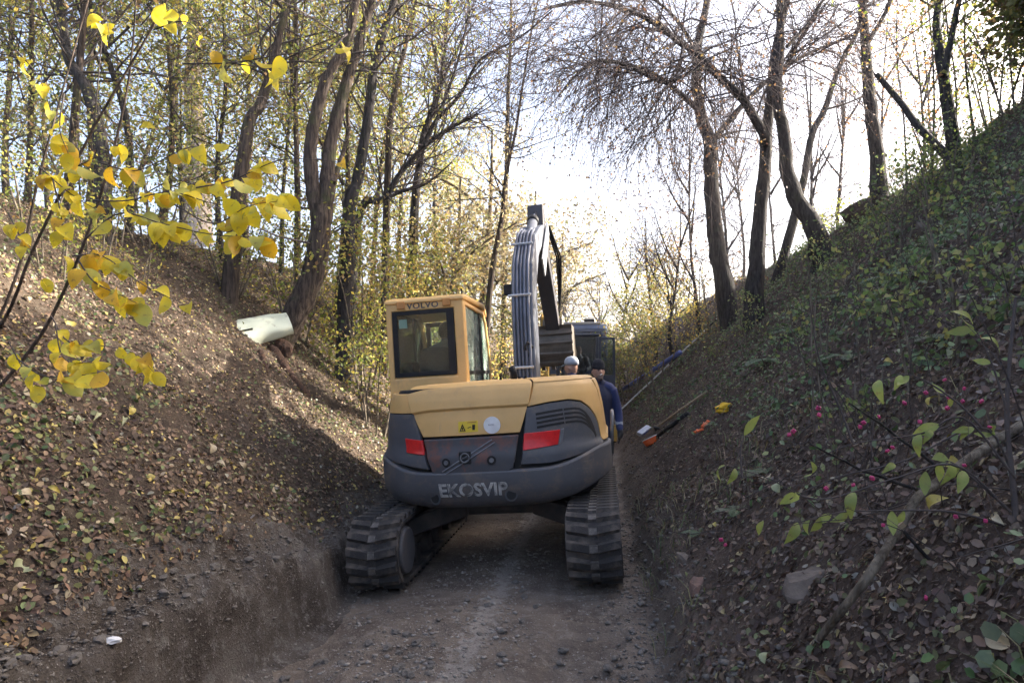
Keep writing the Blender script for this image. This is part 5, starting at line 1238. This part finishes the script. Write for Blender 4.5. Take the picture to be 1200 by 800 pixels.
litter("leaf_litter", "brown fallen leaves on the right bank, colours darkened for its shade", x, y, .036, [(.25, .19, .13), (.17, .115, .08), (.11, .072, .053), (.33, .27, .14), (.20, .175, .145), (.14, .15, .065), (.08, .055, .043)], [2, 5, 6, .8, 1.2, 1.3, 6], 'litter')  # darker palette than the left bank: its shade is put into the leaf colours
# crumbled leaf fragments, bits of bark and crumbs under the larger leaves
def fragments(name, label, x, y, size, cols, w):
    n = len(x); nr = normals_np(x, y) + rng.normal(0, .35, (n, 3)) * np.array([1, 1, .4]); nr /= np.linalg.norm(nr, axis=1, keepdims=True)
    c = np.stack([x, y, height(x, y) + .008 * rng.uniform(.2, 2, n)], 1); d = rand_unit(n); a = np.cross(nr, d); a /= np.linalg.norm(a, axis=1, keepdims=True); b = np.cross(nr, a)
    sz = (size * rng.uniform(.4, 1.5, n) * (1 + np.clip(y - 6, 0, 30) * .06))[:, None]; e = rng.uniform(.25, .8, (n, 1))
    V = np.stack([c - a * sz, c - b * sz * e, c + a * sz * .8 + nr * sz * .3, c + b * sz * e], 1); i = (np.arange(n) * 4)[:, None]
    o = link(name, np_mesh(name, V.reshape(-1, 3), i + np.array([[0, 1, 2, 3]]), np.repeat(pal(n, cols, w), 4, axis=0)), M['litter']); o["kind"] = "stuff"; tag(o, label, "leaves")
x, y, t = scatter(54000, -1, .3, 6.4, y1=16)
fragments("leaf_crumbs", "crumbled brown leaf bits covering the soil of the left bank", x, y, .014, LIT, [.8, 3, 6, 1.0, .4, 1, 7])
x, y, t = scatter(54000, 1, .15, 7.2, y1=16)
fragments("leaf_crumbs", "crumbled dark leaf bits covering the soil of the right bank", x, y, .014, [(.22, .17, .12), (.15, .10, .07), (.09, .06, .045), (.26, .22, .13), (.12, .13, .06), (.07, .05, .04)], [2, 5, 6, 1, 1.5, 5])
# ivy and low herbs
x, y, t = scatter(30000, 1, .5, 7.4, y1=22, keep=lambda x, y, t: fbm(x + 9, y, .75, 3) + .22 * rng.normal(size=len(x)) + .05 * (t - 2) > .14)
litter("ivy_cover", "dark green ivy and herbs creeping over the right bank", x, y, .045, [(.075, .13, .045), (.115, .18, .065), (.17, .23, .105), (.22, .27, .15), (.08, .105, .045)], [4, 4, 2.5, 1, 3], 'green', tilt=.6, lift=.05, aspect=.8)
x, y, t = scatter(26000, -1, .3, 5.8, y1=20, keep=lambda x, y, t: fbm(x + 4, y + 8, 1.2, 3) + .15 * rng.normal(size=len(x)) > .24)
litter("ivy_cover", "small green herbs growing through the leaves of the left bank", x, y, .032, [(.08, .12, .035), (.13, .16, .05), (.22, .22, .07), (.06, .085, .03)], [3, 4, 3, 3], 'green', tilt=.7, lift=.06, aspect=.8)
x, y, t = scatter(46000, 1, .7, 7.6, y0=2.2, y1=20, keep=lambda x, y, t: fbm(x + 21, y + 3, 1.1, 4) + .2 * rng.normal(size=len(x)) + .06 * (t - 2) > .16)
litter("herb_cover", "grey-green leafy herbs and brambles standing on the right bank", x, y, .04, [(.11, .165, .065), (.16, .215, .09), (.22, .26, .125), (.26, .27, .11), (.13, .13, .065)], [4, 4, 3, 1.5, 3], 'green', tilt=.9, lift=.12, aspect=.55)
# dry stalks and sticks on both banks
for side, n, lab in ((-1, 900, "thin dry sticks scattered on the left bank"), (1, 1300, "thin dark sticks and stalks scattered on the right bank")):
    x, y, t = scatter(n, side, .25, 6.5, y1=22); z = height(x, y); nr = normals_np(x, y); ps = []
    for i in range(len(x)):
        d = rand_unit(1)[0]; d = d - nr[i] * d.dot(nr[i]) * rng.uniform(.3, 1.0); L_ = rng.uniform(.08, .5) * (1 + .03 * y[i])
        p, r = twig(np.array([x[i], y[i], z[i] + .012]), d, L_, rng.uniform(.0015, .005), wob=.3); ps.append((p, r))
    o = link("stick_litter", tubes_np("stick_litter", ps, 3), M['twig'] if side > 0 else M['bark3']); o["kind"] = "stuff"; tag(o, lab, "sticks")
ps = []
x, y, t = scatter(420, 1, .6, 7.0, y0=2.0, y1=18); z = height(x, y)
for i in range(len(x)):
    d = rng.normal(0, .45, 3); d[2] = 1.0; L_ = rng.uniform(.25, 1.1); st0 = twig(np.array([x[i], y[i], z[i] - .02]), d, L_, rng.uniform(.0016, .004), wob=.22, n=7, droop=.12); ps.append(st0)
    for _ in range(3):
        k = rng.integers(2, 6); ps.append(twig(st0[0][k], np.array([rng.normal(0, .8), rng.normal(0, .8), .6]), L_ * .35, .0013, wob=.25, n=5))
o = link("brush", tubes_np("brush", ps, 3), M['twig']); o["kind"] = "stuff"; tag(o, "thin bare brushwood shoots all over the right bank", "brush")
# tufts of grass near the right edge
V_, F_, C_ = [], [], []
x, y, t = scatter(2600, 1, .02, 1.6, y1=12, keep=lambda x, y, t: fbm(x + 31, y, 1.6, 2) > .12); z = height(x, y)
for i in range(len(x)):
    L_ = rng.uniform(.06, .2); a = rng.uniform(0, 6.28); w = .0035; b = np.array([x[i], y[i], z[i] - .01]); d = np.array([math.cos(a) * .5, math.sin(a) * .5, 1]); sd3 = np.array([-math.sin(a), math.cos(a), 0]) * w
    k = len(V_); m_ = b + d * L_ * .55; e = b + np.array([d[0] * 1.9, d[1] * 1.9, .75]) * L_
    V_ += [b - sd3, b + sd3, m_ + sd3 * .8, m_ - sd3 * .8, e + sd3 * .15, e - sd3 * .15]; F_ += [(k, k + 1, k + 2, k + 3), (k + 3, k + 2, k + 4, k + 5)]
c_ = np.repeat(pal(len(x), [(.12, .15, .05), (.20, .19, .08), (.27, .22, .12), (.08, .12, .04)]), 6, axis=0)
o = link("grass_tuft", np_mesh("grass_tuft", np.array(V_), np.array(F_), c_), M['green']); o["kind"] = "stuff"; tag(o, "sparse dry grass blades along the lane's right edge", "grass")

# gravel: loose stones, one mass
def stones_np(name, x, y, size, m, sink=.3):
    n = len(x); base = np.array([(1, 0, 0), (-1, 0, 0), (0, 1, 0), (0, -1, 0), (0, 0, 1), (0, 0, -1), (.7, .7, .5), (-.7, .65, .45), (.65, -.7, .5), (-.7, -.7, .45)], float)
    F = np.array([(4, 0, 6), (4, 6, 2), (4, 2, 7), (4, 7, 1), (4, 1, 9), (4, 9, 3), (4, 3, 8), (4, 8, 0), (5, 6, 0), (5, 2, 6), (5, 7, 2), (5, 1, 7), (5, 9, 1), (5, 3, 9), (5, 8, 3), (5, 0, 8)])
    Vv = base[None] * rng.uniform(.65, 1.25, (n, 10, 1)) * (size[:, None, None]) * rng.uniform(.6, 1.2, (n, 1, 3)) * np.array([1, 1, .65])
    a = rng.uniform(0, 6.28, n); c, s = np.cos(a)[:, None], np.sin(a)[:, None]
    X = Vv[..., 0] * c - Vv[..., 1] * s; Y = Vv[..., 0] * s + Vv[..., 1] * c
    V = np.stack([X + x[:, None], Y + y[:, None], Vv[..., 2] + (height(x, y) + size * .65 * (1 - 2 * sink) * .5)[:, None]], -1)
    return link(name, np_mesh(name, V.reshape(-1, 3), (F[None] + (np.arange(n) * 10)[:, None, None]).reshape(-1, 3)), m)
M['gravel'] = mat('gravel_stone', (.31, .28, .245), (.16, .135, .112), 5, rough=.9, bmp=.2, bscale=60)
k = rng.random(15000); y = 2.5 * (16 / 2.5) ** k; s = SL + (SR - SL) * rng.random(15000); x = s + axis(y)
m_ = fbm(x + 2, y, 1.5, 3) + .35 * rng.normal(size=len(x)) + .45 * np.exp(-((s + .95) / .5) ** 2) - .5 * sst(-.6, -.35, s) * (1 - sst(.1, .25, s)) > .1
x, y = x[m_], y[m_]
o = stones_np("gravel", x, y, np.clip(rng.lognormal(-4.75, .45, len(x)), .004, .03), M['gravel']); o["kind"] = "stuff"; tag(o, "loose grey gravel strewn on the lane floor", "gravel")
# grey clods on the lip and foot of the cut, and pebbles rolled down both sides
k = rng.random(3600); y = 2.3 * (11 / 2.3) ** k; tt = np.where(rng.random(3600) < .75, rng.normal(.24, .08, 3600), rng.uniform(-.1, .3, 3600)); x = SL - tt + axis(y)
o = stones_np("clods", x, y, np.clip(rng.lognormal(-4.95, .5, len(x)), .004, .022), M['clod']); o["kind"] = "stuff"; tag(o, "grey clods and crumbs along the left cut edge", "clods")
k = rng.random(2600); y = 2.5 * (12 / 2.5) ** k; tt = rng.normal(.05, .2, 2600); x = SR + tt + axis(y)
o = stones_np("clods", x, y, np.clip(rng.lognormal(-4.5, .5, len(x)), .006, .04), M['clod']); o["kind"] = "stuff"; tag(o, "grey crumbs and pebbles along the foot of the right bank", "clods")
# larger single clods are pieces of the cut
clod_me = []
for i in range(5):
    bm = bmesh.new(); bmesh.ops.create_icosphere(bm, subdivisions=2, radius=1)
    for v in bm.verts: v.co *= 1 + .45 * mnoise.noise(v.co * 1.4 + Vector((i * 5.3, 0, 1))) + .2 * mnoise.noise(v.co * 3.5 + Vector((0, i * 3.1, 1))) + .25 * mnoise.noise(v.co * 6 + Vector((i, 2, 1)))
    me = bpy.data.meshes.new("clod"); bm.to_mesh(me); bm.free(); me.materials.append(M['clod']); clod_me.append(me)
for i in range(60):
    y = 2.4 * (8.5 / 2.4) ** rng.random(); tt = rng.normal(.22, .05); x = SL - tt + float(axis(y)); r = rng.uniform(.012, .03)
    o = link("clod", clod_me[i % 5], parent=bank_cut); o.location = (x, y, Hh(x, y) - r * .15); o.scale = (r * 1.4, r, r * .7); o.rotation_euler = (0, 0, rng.uniform(0, 6))
stone_me = clod_me
for i in range(60):
    y = 3.6 * (6.2 / 3.6) ** rng.random(); s = rng.uniform(-2.0, .15); x = s + float(axis(y)); r = rng.uniform(.016, .032)
    o = link("stone", clod_me[i % 5], parent=lane_floor); o.location = (x, y, Hh(x, y) + r * .25); o.scale = (r * 1.3, r, r * .7); o.rotation_euler = (0, 0, rng.uniform(0, 6))
wc = G(131, 755); blob("paper_scrap", 'white', wc + Vector((0, 0, .02)), (.045, .03, .014), 4, .5, 2, "small crumpled white scrap on the cut edge", "paper scrap")

# ------------------------------------------------------------------ single leaves
def blade_mesh(name, outline, curl=.12, fold=.12, m=None):
    """outline: half widths along the leaf from base (0) to tip (1)"""
    mb = MB(); n = len(outline); vs = []
    for i, (t, w) in enumerate(outline):
        z = curl * math.sin(t * math.pi) - curl * 1.2 * t * t
        vs += [(-w, t - .5, z + fold * w), (0, t - .5, z), (w, t - .5, z + fold * w)]
    fs = []
    for i in range(n - 1):
        k = 3 * i; fs += [(k, k + 1, k + 4, k + 3), (k + 1, k + 2, k + 5, k + 4)]
    mb.add(vs, fs); me = bpy.data.meshes.new(name); me.from_pydata(mb.v, [], mb.f); me.update()
    if m: me.materials.append(m)
    me.polygons.foreach_set("use_smooth", np.ones(len(me.polygons), bool)); return me
HAZ = [(0, .02), (.06, .15), (.16, .27), (.3, .335), (.42, .34), (.5, .345), (.62, .31), (.7, .275), (.78, .215), (.86, .14), (.93, .06), (1, .004)]
SPN = [(0, .01), (.08, .08), (.2, .15), (.35, .20), (.5, .205), (.65, .17), (.8, .11), (.92, .05), (1, .004)]
haz = [blade_mesh("leaf", HAZ, c, f, m) for m in (M['hazel'], M['hazel2'], M['hazel3'], M['hazel']) for c, f in ((.16, .38), (-.09, -.28))]
spn = [blade_mesh("leaf", SPN, c, f, M['spindle']) for c, f in ((.12, .3), (-.08, .2), (.25, .1))]
fal = [blade_mesh("leaf", o_, c, f, m) for m in M['fallen'] for (o_, c, f) in ((HAZ, .2, .5), (SPN, .3, .6), (HAZ, -.15, -.3))]

def basis(yv, zv):
    yv = Vector(yv).normalized(); xv = yv.cross(Vector(zv)).normalized(); z2 = xv.cross(yv).normalized()
    return Matrix((xv, yv, z2)).transposed().to_quaternion()
def put_leaf(me, p, yv, zv, size, parent, off=Vector((0, 0, 0)), name="leaf"):
    o = bpy.data.objects.new(name, me); col.objects.link(o); o.parent = parent; o.rotation_mode = 'QUATERNION'
    q = basis(yv, zv); o.rotation_quaternion = q; o.location = Vector(p) - off + q @ Vector((0, size * .5, 0)); o.scale = (size, size, size); return o

# large fallen leaves lying singly on the banks
for side, n, par in ((-1, 190, left_bank), (1, 90, right_bank)):
    x, y, t = scatter(n, side, .4, 3.4, y0=2.1, y1=6.0, tp=.9)
    for i in range(len(x)):
        nv = normal(x[i], y[i]) + Vector(rng.normal(0, .28, 3)); d = Vector(rand_unit(1)[0]); d = d - nv * d.dot(nv) / nv.length_squared
        put_leaf(fal[rng.choice(len(fal), p=np.repeat([.34, .26, .17, .23], 3) / 3)], (x[i], y[i], Hh(x[i], y[i]) + .03), d, nv, rng.uniform(.06, .10), par)

def sprig(root, twigs_, leaves_me, per, size, tw_m, r0=.005, hang=.5, face=.6, w=None, off=None, dens=None):
    """twigs with single leaves along them; root is the plant's empty"""
    for ti, pts in enumerate(twigs_):
        P = catmull(pts, 4 * len(pts)); n = len(P)
        link("twig", tubes_np("twig", [(P - np.array(off), np.linspace(r0, r0 * .3, n))], 5), tw_m, root, True)
        seglen = np.linalg.norm(np.diff(P, axis=0), axis=1).sum(); cnt = dens[ti] if dens else max(2, int(per * seglen))
        for k in range(cnt):
            f = 1.0 if k == 0 else rng.uniform(.12, 1.0); q = f * (n - 1); i = min(int(q), n - 2); p = P[i] + (P[i + 1] - P[i]) * (q - i); t = P[i + 1] - P[i]; t = t / np.linalg.norm(t)
            sidev = rand_unit(1)[0]; yv = Vector(t * .6 + sidev * .7 + np.array([0, 0, -hang])); zv = Vector((rng.normal(0, .55), -face, .55 + rng.normal(0, .4)))
            if abs(yv.normalized().dot(zv.normalized())) > .93: zv = Vector((1, 0, .2))
            put_leaf(leaves_me[rng.choice(len(leaves_me), p=w)], p, yv, zv, size * rng.uniform(.65, 1.25), root, Vector(off))

# hazel with yellow leaves, close on the left
hb = Vector((-2.75, 2.95, 0)); hb.z = Hh(hb.x, hb.y)
HZ = empty("hazel_bush", hb); tag(HZ, "hazel bush with large glowing yellow leaves close on the left bank", "shrub")
D = 2.9
stems = [([hb - Vector((0, 0, .1)), at(20, 430, 3.0), at(80, 330, 2.95), at(122, 215, 2.9), (at(148, 110, 2.9)), at(158, 20, 2.9), at(160, -60, 2.9)], .009, .003),
         ([hb + Vector((.03, .05, -.1)), at(5, 360, 3.1), at(45, 210, 3.1), at(75, 100, 3.15), at(115, -40, 3.2)], .008, .003),
         ([hb + Vector((-.03, -.03, -.1)), at(-10, 400, 2.8), at(40, 290, 2.7), at(110, 150, 2.65), at(180, 30, 2.6), at(215, -40, 2.6)], .008, .003)]
for pts, r0, r1 in stems:
    P = catmull(pts, 24); link("stem", tubes_np("stem", [(P - np.array(hb), np.linspace(r0, r1, 24))], 7), M['bark'], HZ, True)
tz = [[(110, 150), (118, 60), (122, 12), (128, 40)], [(165, 30), (190, 5), (212, 18)], [(180, 35), (215, 25), (236, 42), (250, 60)], [(215, 75), (270, 74), (320, 66), (380, 58), (402, 56)],
      [(270, 74), (310, 80), (332, 90)], [(115, 190), (160, 200), (215, 175), (250, 170)], [(110, 235), (150, 235), (200, 225), (260, 240), (330, 232)], [(100, 280), (140, 250), (190, 262), (250, 275), (310, 278)],
      [(150, 240), (200, 212), (240, 218), (300, 205)], [(75, 200), (90, 195), (130, 175), (165, 150)], [(85, 300), (120, 300), (170, 335), (220, 358)], [(92, 305), (110, 330), (140, 345), (160, 355)],
      [(60, 370), (80, 400), (120, 405), (160, 415), (180, 436)], [(65, 380), (75, 420), (110, 425)], [(230, 220), (270, 212), (320, 190), (350, 186), (400, 190)], [(20, 420), (50, 440), (90, 440), (120, 435)], [(10, 400), (40, 450), (70, 445)], [(62, 210), (72, 255), (75, 300)], [(75, 110), (70, 150), (80, 180)], [(205, 240), (250, 262), (290, 242), (325, 236)], [(40, 190), (80, 225), (120, 250)], [(20, 60), (45, 90), (60, 130)], [(10, 250), (30, 290), (50, 330)]]
dn = [6, 4, 4, 7, 4, 12, 22, 24, 18, 11, 16, 13, 18, 9, 7, 8, 5, 9, 7, 17, 15, 9, 9]
sprig(HZ, [[at(u, v, D - .25 - .12 * (i % 4) - .05 * j) for j, (u, v) in enumerate(t)] for i, t in enumerate(tz)], haz, 14, .067, M['twig'], .003, hang=.55, face=.8, w=[.2, .2, .09, .07, .1, .04, .15, .15], off=hb, dens=dn)

# spindle with pink fruits, close on the right
sb_ = G(1185, 640); SP = empty("spindle_bush", sb_); tag(SP, "spindle bush with green-yellow leaves and pink fruits close on the right bank", "shrub")
spd = 2.55
sw_ = [[(1190, 560), (1130, 490), (1080, 508), (1000, 520), (950, 540)], [(1190, 560), (1150, 500), (1060, 540), (985, 558), (925, 585), (895, 610)], [(1185, 600), (1120, 545), (1050, 560), (960, 585), (900, 560), (850, 545)], [(1190, 620), (1120, 600), (1050, 598), (985, 600), (935, 612)],
       [(1190, 640), (1130, 640), (1085, 690), (1060, 720)], [(1150, 500), (1120, 470), (1070, 440), (1030, 445)], [(1185, 600), (1140, 560), (1110, 540), (1085, 552)], [(1190, 660), (1150, 690), (1110, 720)], [(1000, 520), (985, 480), (960, 420), (948, 350)], [(870, 560), (868, 530), (872, 510)], [(1180, 480), (1160, 420), (1140, 380)], [(1195, 690), (1180, 740), (1160, 790)]]
sdn = [4, 7, 4, 7, 4, 5, 6, 4, 0, 1, 5, 5]
tw3 = [[at(u, v, spd + .10 * math.sin(i * 2.1) + .04 * j) for j, (u, v) in enumerate(t)] for i, t in enumerate(sw_)]
sprig(SP, tw3, spn, 10, .085, M['twig'], .005, hang=.6, face=.7, off=sb_, dens=sdn)
P = catmull([sb_ - Vector((0, 0, .1)), at(1190, 600, spd), at(1180, 480, spd + .1), at(1190, 350, spd + .2)], 20); link("stem", tubes_np("stem", [(P - np.array(sb_), np.linspace(.014, .006, 20))], 7), M['twig'], SP, True)
mb = MB()
for k in range(4):
    a = k * math.pi / 2; mb.ball((.45 * math.cos(a), .45 * math.sin(a), 0), (.55, .55, .6), 8, 6)
fr_me = mb.mesh("fruit"); fr_me.materials.append(M['pink']); fr_me.polygons.foreach_set("use_smooth", np.ones(len(fr_me.polygons), bool))
for (u, v) in ((1107, 445), (1112, 466), (1130, 455), (1128, 470), (1085, 460), (1110, 478), (1060, 472), (930, 505), (925, 509), (959, 478), (960, 486), (1012, 495), (1008, 500), (1030, 488), (1078, 494), (968, 572), (1000, 568), (1040, 528), (1046, 524), (1035, 615), (1085, 700), (1128, 710), (1131, 690), (1120, 605), (1130, 545), (1022, 560), (1150, 470), (1160, 500), (1155, 610), (845, 632), (850, 638)):
    p = at(u, v, spd + .08 * math.sin(u)); o = link("fruit", fr_me, parent=SP); o.location = p - sb_; r = rng.uniform(.008, .011); o.scale = (r, r, r); o.rotation_euler = tuple(rng.uniform(0, 3, 3))
    q = p + Vector((rng.uniform(-.01, .01), .01, .05)); link("stalk", tubes_np("stalk", [(np.array([p - sb_, (p + q) / 2 - sb_ + Vector((.004, 0, 0)), q - sb_]), np.array([.0012] * 3))], 3), M['twig'], SP)
# broken branch lying across
P = catmull([G(960, 757) + Vector((0, 0, .03)), at(1010, 685, 2.62), at(1050, 625, 2.7), at(1075, 583, 2.75), at(1100, 565, 2.8), at(1140, 535, 2.9), at(1210, 490, 3.0)], 26)
Rb = np.linspace(.016, .022, 26) * rng.uniform(.95, 1.06, 26); BB = empty("broken_branch", Vector(P[0])); tag(BB, "thick bare broken branch slanting up under the spindle leaves", "branch")
link("branch", tubes_np("branch", [(P - P[0], Rb)], 9), M['bark3'], BB, True)
for i, dv in ((14, (-.55, -.05, .02)), (18, (-.3, -.1, .35)), (9, (.2, -.1, -.3))):
    pp, rr = twig(P[i], np.array(dv), .55, .008, wob=.2, n=7); link("side_branch", tubes_np("side_branch", [(pp - P[0], rr)], 6), M['bark2'], BB, True)
mb = MB(); c = Vector(P[9]) - Vector(P[0]); mb.box(c + Vector((-.008, -.018, .006)), (.02, .008, .035), Quaternion((0, 1, 0), .9).to_matrix()); mb.build("bark_scar", M['wood'], BB)

# thin upright dead stems on the right bank
for (pts, r, lab) in (([(958, 560), (952, 450), (950, 340), (946, 300)], .006, "tall pale dead stem standing on the right bank below the curving trunk"), ([(985, 560), (965, 480), (955, 400), (960, 330), (985, 300)], .005, "pale dead stem bending right at its top on the right bank"), ([(880, 590), (862, 470), (855, 420)], .004, "thin dark stalk near the yellow cloth"), ([(930, 395), (924, 355)], .010, "short broken stub on the right bank"), ([(1060, 360), (1090, 320), (1135, 285)], .006, "thin slanting stem high on the right bank"), ([(1010, 450), (1003, 390), (990, 340), (965, 320)], .008, "leaning bare stem in the middle of the right bank"), ([(905, 440), (885, 410), (850, 395), (828, 392)], .006, "bent dark stem left of the ferns")):
    g = G(*pts[0]); pp = [g - Vector((0, 0, .05))] + [at(u, v, g.y - .05 * i) for i, (u, v) in enumerate(pts[1:], 1)]
    P = catmull(pp, 16); o = link("dead_stem", tubes_np("dead_stem", [(P, np.linspace(r, r * .5, 16))], 6), M['bark3'], smooth=True); tag(o, lab, "stem", "dead stems on the right bank")

# ferns
def fern(label, g, n, L_, parent_n=None, a0=0):
    root = empty("fern", g); tag(root, label, "fern", "ferns on the right bank"); nv = normal(g.x, g.y)
    for k in range(n):
        a = a0 + 2 * math.pi * k / n + rng.uniform(-.3, .3); d = Vector((math.cos(a), math.sin(a), .55)) + nv * .35; d.normalize()
        m_ = 16; p = Vector((0, 0, 0)); pts = []; LL = L_ * rng.uniform(.7, 1.15)
        for i in range(m_):
            pts.append(p.copy()); d = (d + Vector((0, 0, -.085))).normalized(); p = p + d * LL / m_
        V, F = [], []
        for i in range(m_ - 1):
            a1, b1 = pts[i], pts[i + 1]; t = (b1 - a1).normalized(); s_ = t.cross(Vector((0, 0, 1))).normalized(); w = .26 * LL * math.sin(math.pi * min(1, (i + 1.5) / (m_ + .3))) ** .8
            for sg in (-1, 1):
                for h_ in (0, .5):
                    c = a1.lerp(b1, h_); tip = c + s_ * sg * w + t * w * .35 + Vector((0, 0, -.12 * w)); hw = LL / m_ * .21
                    b = len(V); V += [c - t * hw * .5, c + t * hw * .5, c.lerp(tip, .55) + t * hw * .9, tip, c.lerp(tip, .5) - t * hw * .8]; F.append((b, b + 1, b + 2, b + 3, b + 4))
        c_ = pal(1, [(.07, .13, .05), (.09, .15, .065), (.12, .16, .08)])
        link("frond", np_mesh("frond", np.array(V), np.array(F), np.repeat(c_, len(V), axis=0)), M['green'], root)
for (u, v, n, l_, lab) in ((905, 425, 7, .45, "large grey-green fern in the middle of the right bank"), (930, 390, 6, .42, "fern just above the large grey-green fern"), (838, 498, 6, .26, "fern beside the orange gloves"), (865, 600, 6, .2, "small fern low on the right bank"), (820, 625, 5, .17, "tiny fern near the grey oblong stone"), (1000, 420, 6, .4, "fern right of the large grey-green fern"), (900, 555, 5, .22, "fern under the spindle's long twig"), (1060, 330, 6, .45, "fern high on the right bank"), (980, 350, 6, .4, "fern below the curving trunk"), (1100, 400, 6, .34, "fern behind the pink fruits")):
    fern(lab, G(u, v), n, l_, a0=u)

# saplings and low bushes on the right bank
for i, (u, v, h, n) in enumerate(((880, 400, .7, 260), (935, 340, .9, 320), (1000, 330, .9, 340), (1050, 300, 1.0, 420), (1105, 260, 1.0, 420), (1120, 330, .8, 300), (1040, 390, .7, 260), (965, 430, .55, 180), (1090, 440, .5, 200), (870, 350, .8, 200), (1010, 500, .4, 130), (1130, 220, .9, 420), (1150, 400, .6, 260), (840, 420, .4, 120), (1075, 235, .8, 350))):
    g = G(u, v); shrub("green-leaved sapling rooted in the slope of the right bank", g, h, .45 * h + .1, 4, n, [(.15, .22, .07), (.23, .28, .09), (.12, .16, .06), (.32, .31, .10)], .045, "saplings on the right bank", jit=.05)
for i, (u, v, h, n) in enumerate(((200, 300, .5, 220), (330, 300, .6, 320), (410, 350, .7, 380), (160, 330, .4, 160), (430, 410, .5, 260), (270, 320, .4, 160), (110, 300, .5, 220), (395, 320, .8, 420), (40, 270, 1.0, 520), (90, 255, .9, 420), (150, 270, .9, 420), (205, 275, .9, 460), (255, 285, .7, 360), (60, 320, .6, 260), (130, 290, .7, 300))):
    g = G(u, v); shrub("low leafy sprout rooted in the slope of the left bank", g, h, .45 * h + .1, 4, n, YGREEN, .045, "sprouts on the left bank", jit=.05)
# bare saplings added on the crest to break up the sun
for i, (u, d, h) in enumerate(((1090, 11.2, 4.2), (1117, 10.7, 3.8), (1062, 12.3, 4.4), (1145, 10.2, 3.6))):
    g = at(u, 160, d); g.z = Hh(g.x, g.y)
    tree("crest_sapling", "thin bare sapling added near the twin dark stems to break up the sun", [([sunk(g)] + [g + Vector((.12 * math.sin(i + 4 * t), .05, h * t)) for t in (.3, .6, 1)], .028, .008)], 'bark2', dict(n1=16, L1=.9, n2=4, L2=.5, rmin=.0045, n3=2, L3=.3, start=.25), dict(n=220, size=.05, cols=[(.32, .34, .06), (.4, .22, .06)]), group="added bare saplings on the right crest", tw='twig2', sides=6)
# dense scrub added out of view on the right crest to shade the foreground
for k, (sx, yy, h) in enumerate(((6.7, 7.6, 1.0), (6.8, 8.8, 1.1), (6.7, 9.3, 1.5), (6.6, 8.4, 1.3), (7.4, 9.0, 1.5), (6.6, 6.4, 1.0), (6.6, 5.0, 1.0), (6.6, 3.6, 1.0), (7.6, 8.6, 1.6))):
    x_ = sx + float(axis(yy)); g = Vector((x_, yy, Hh(x_, yy)))
    shrub("dense unseen scrub added on the near right crest to shade the left bank", g, h, .85, 8, 5500, OLIVE, .11, "added shade scrub on the right crest", jit=.2)

# ------------------------------------------------------------------ thin autumn haze in the lane
mb = MB(); mb.b2((-130, -14, -1.4), (146, 225, 24)); m_, nt_, b_n = new_mat("haze_air"); nt_.nodes.remove(b_n)
pv = nt_.nodes.new("ShaderNodeVolumePrincipled"); pv.inputs["Color"].default_value = (.86, .86, .95, 1); pv.inputs["Density"].default_value = 0.0009; pv.inputs["Anisotropy"].default_value = 0.3
nt_.links.new(pv.outputs[0], nt_.nodes["Material Output"].inputs["Volume"])
hz = mb.build("haze", m_); hz["kind"] = "stuff"; tag(hz, "thin pale haze filling the sunken lane", "haze")
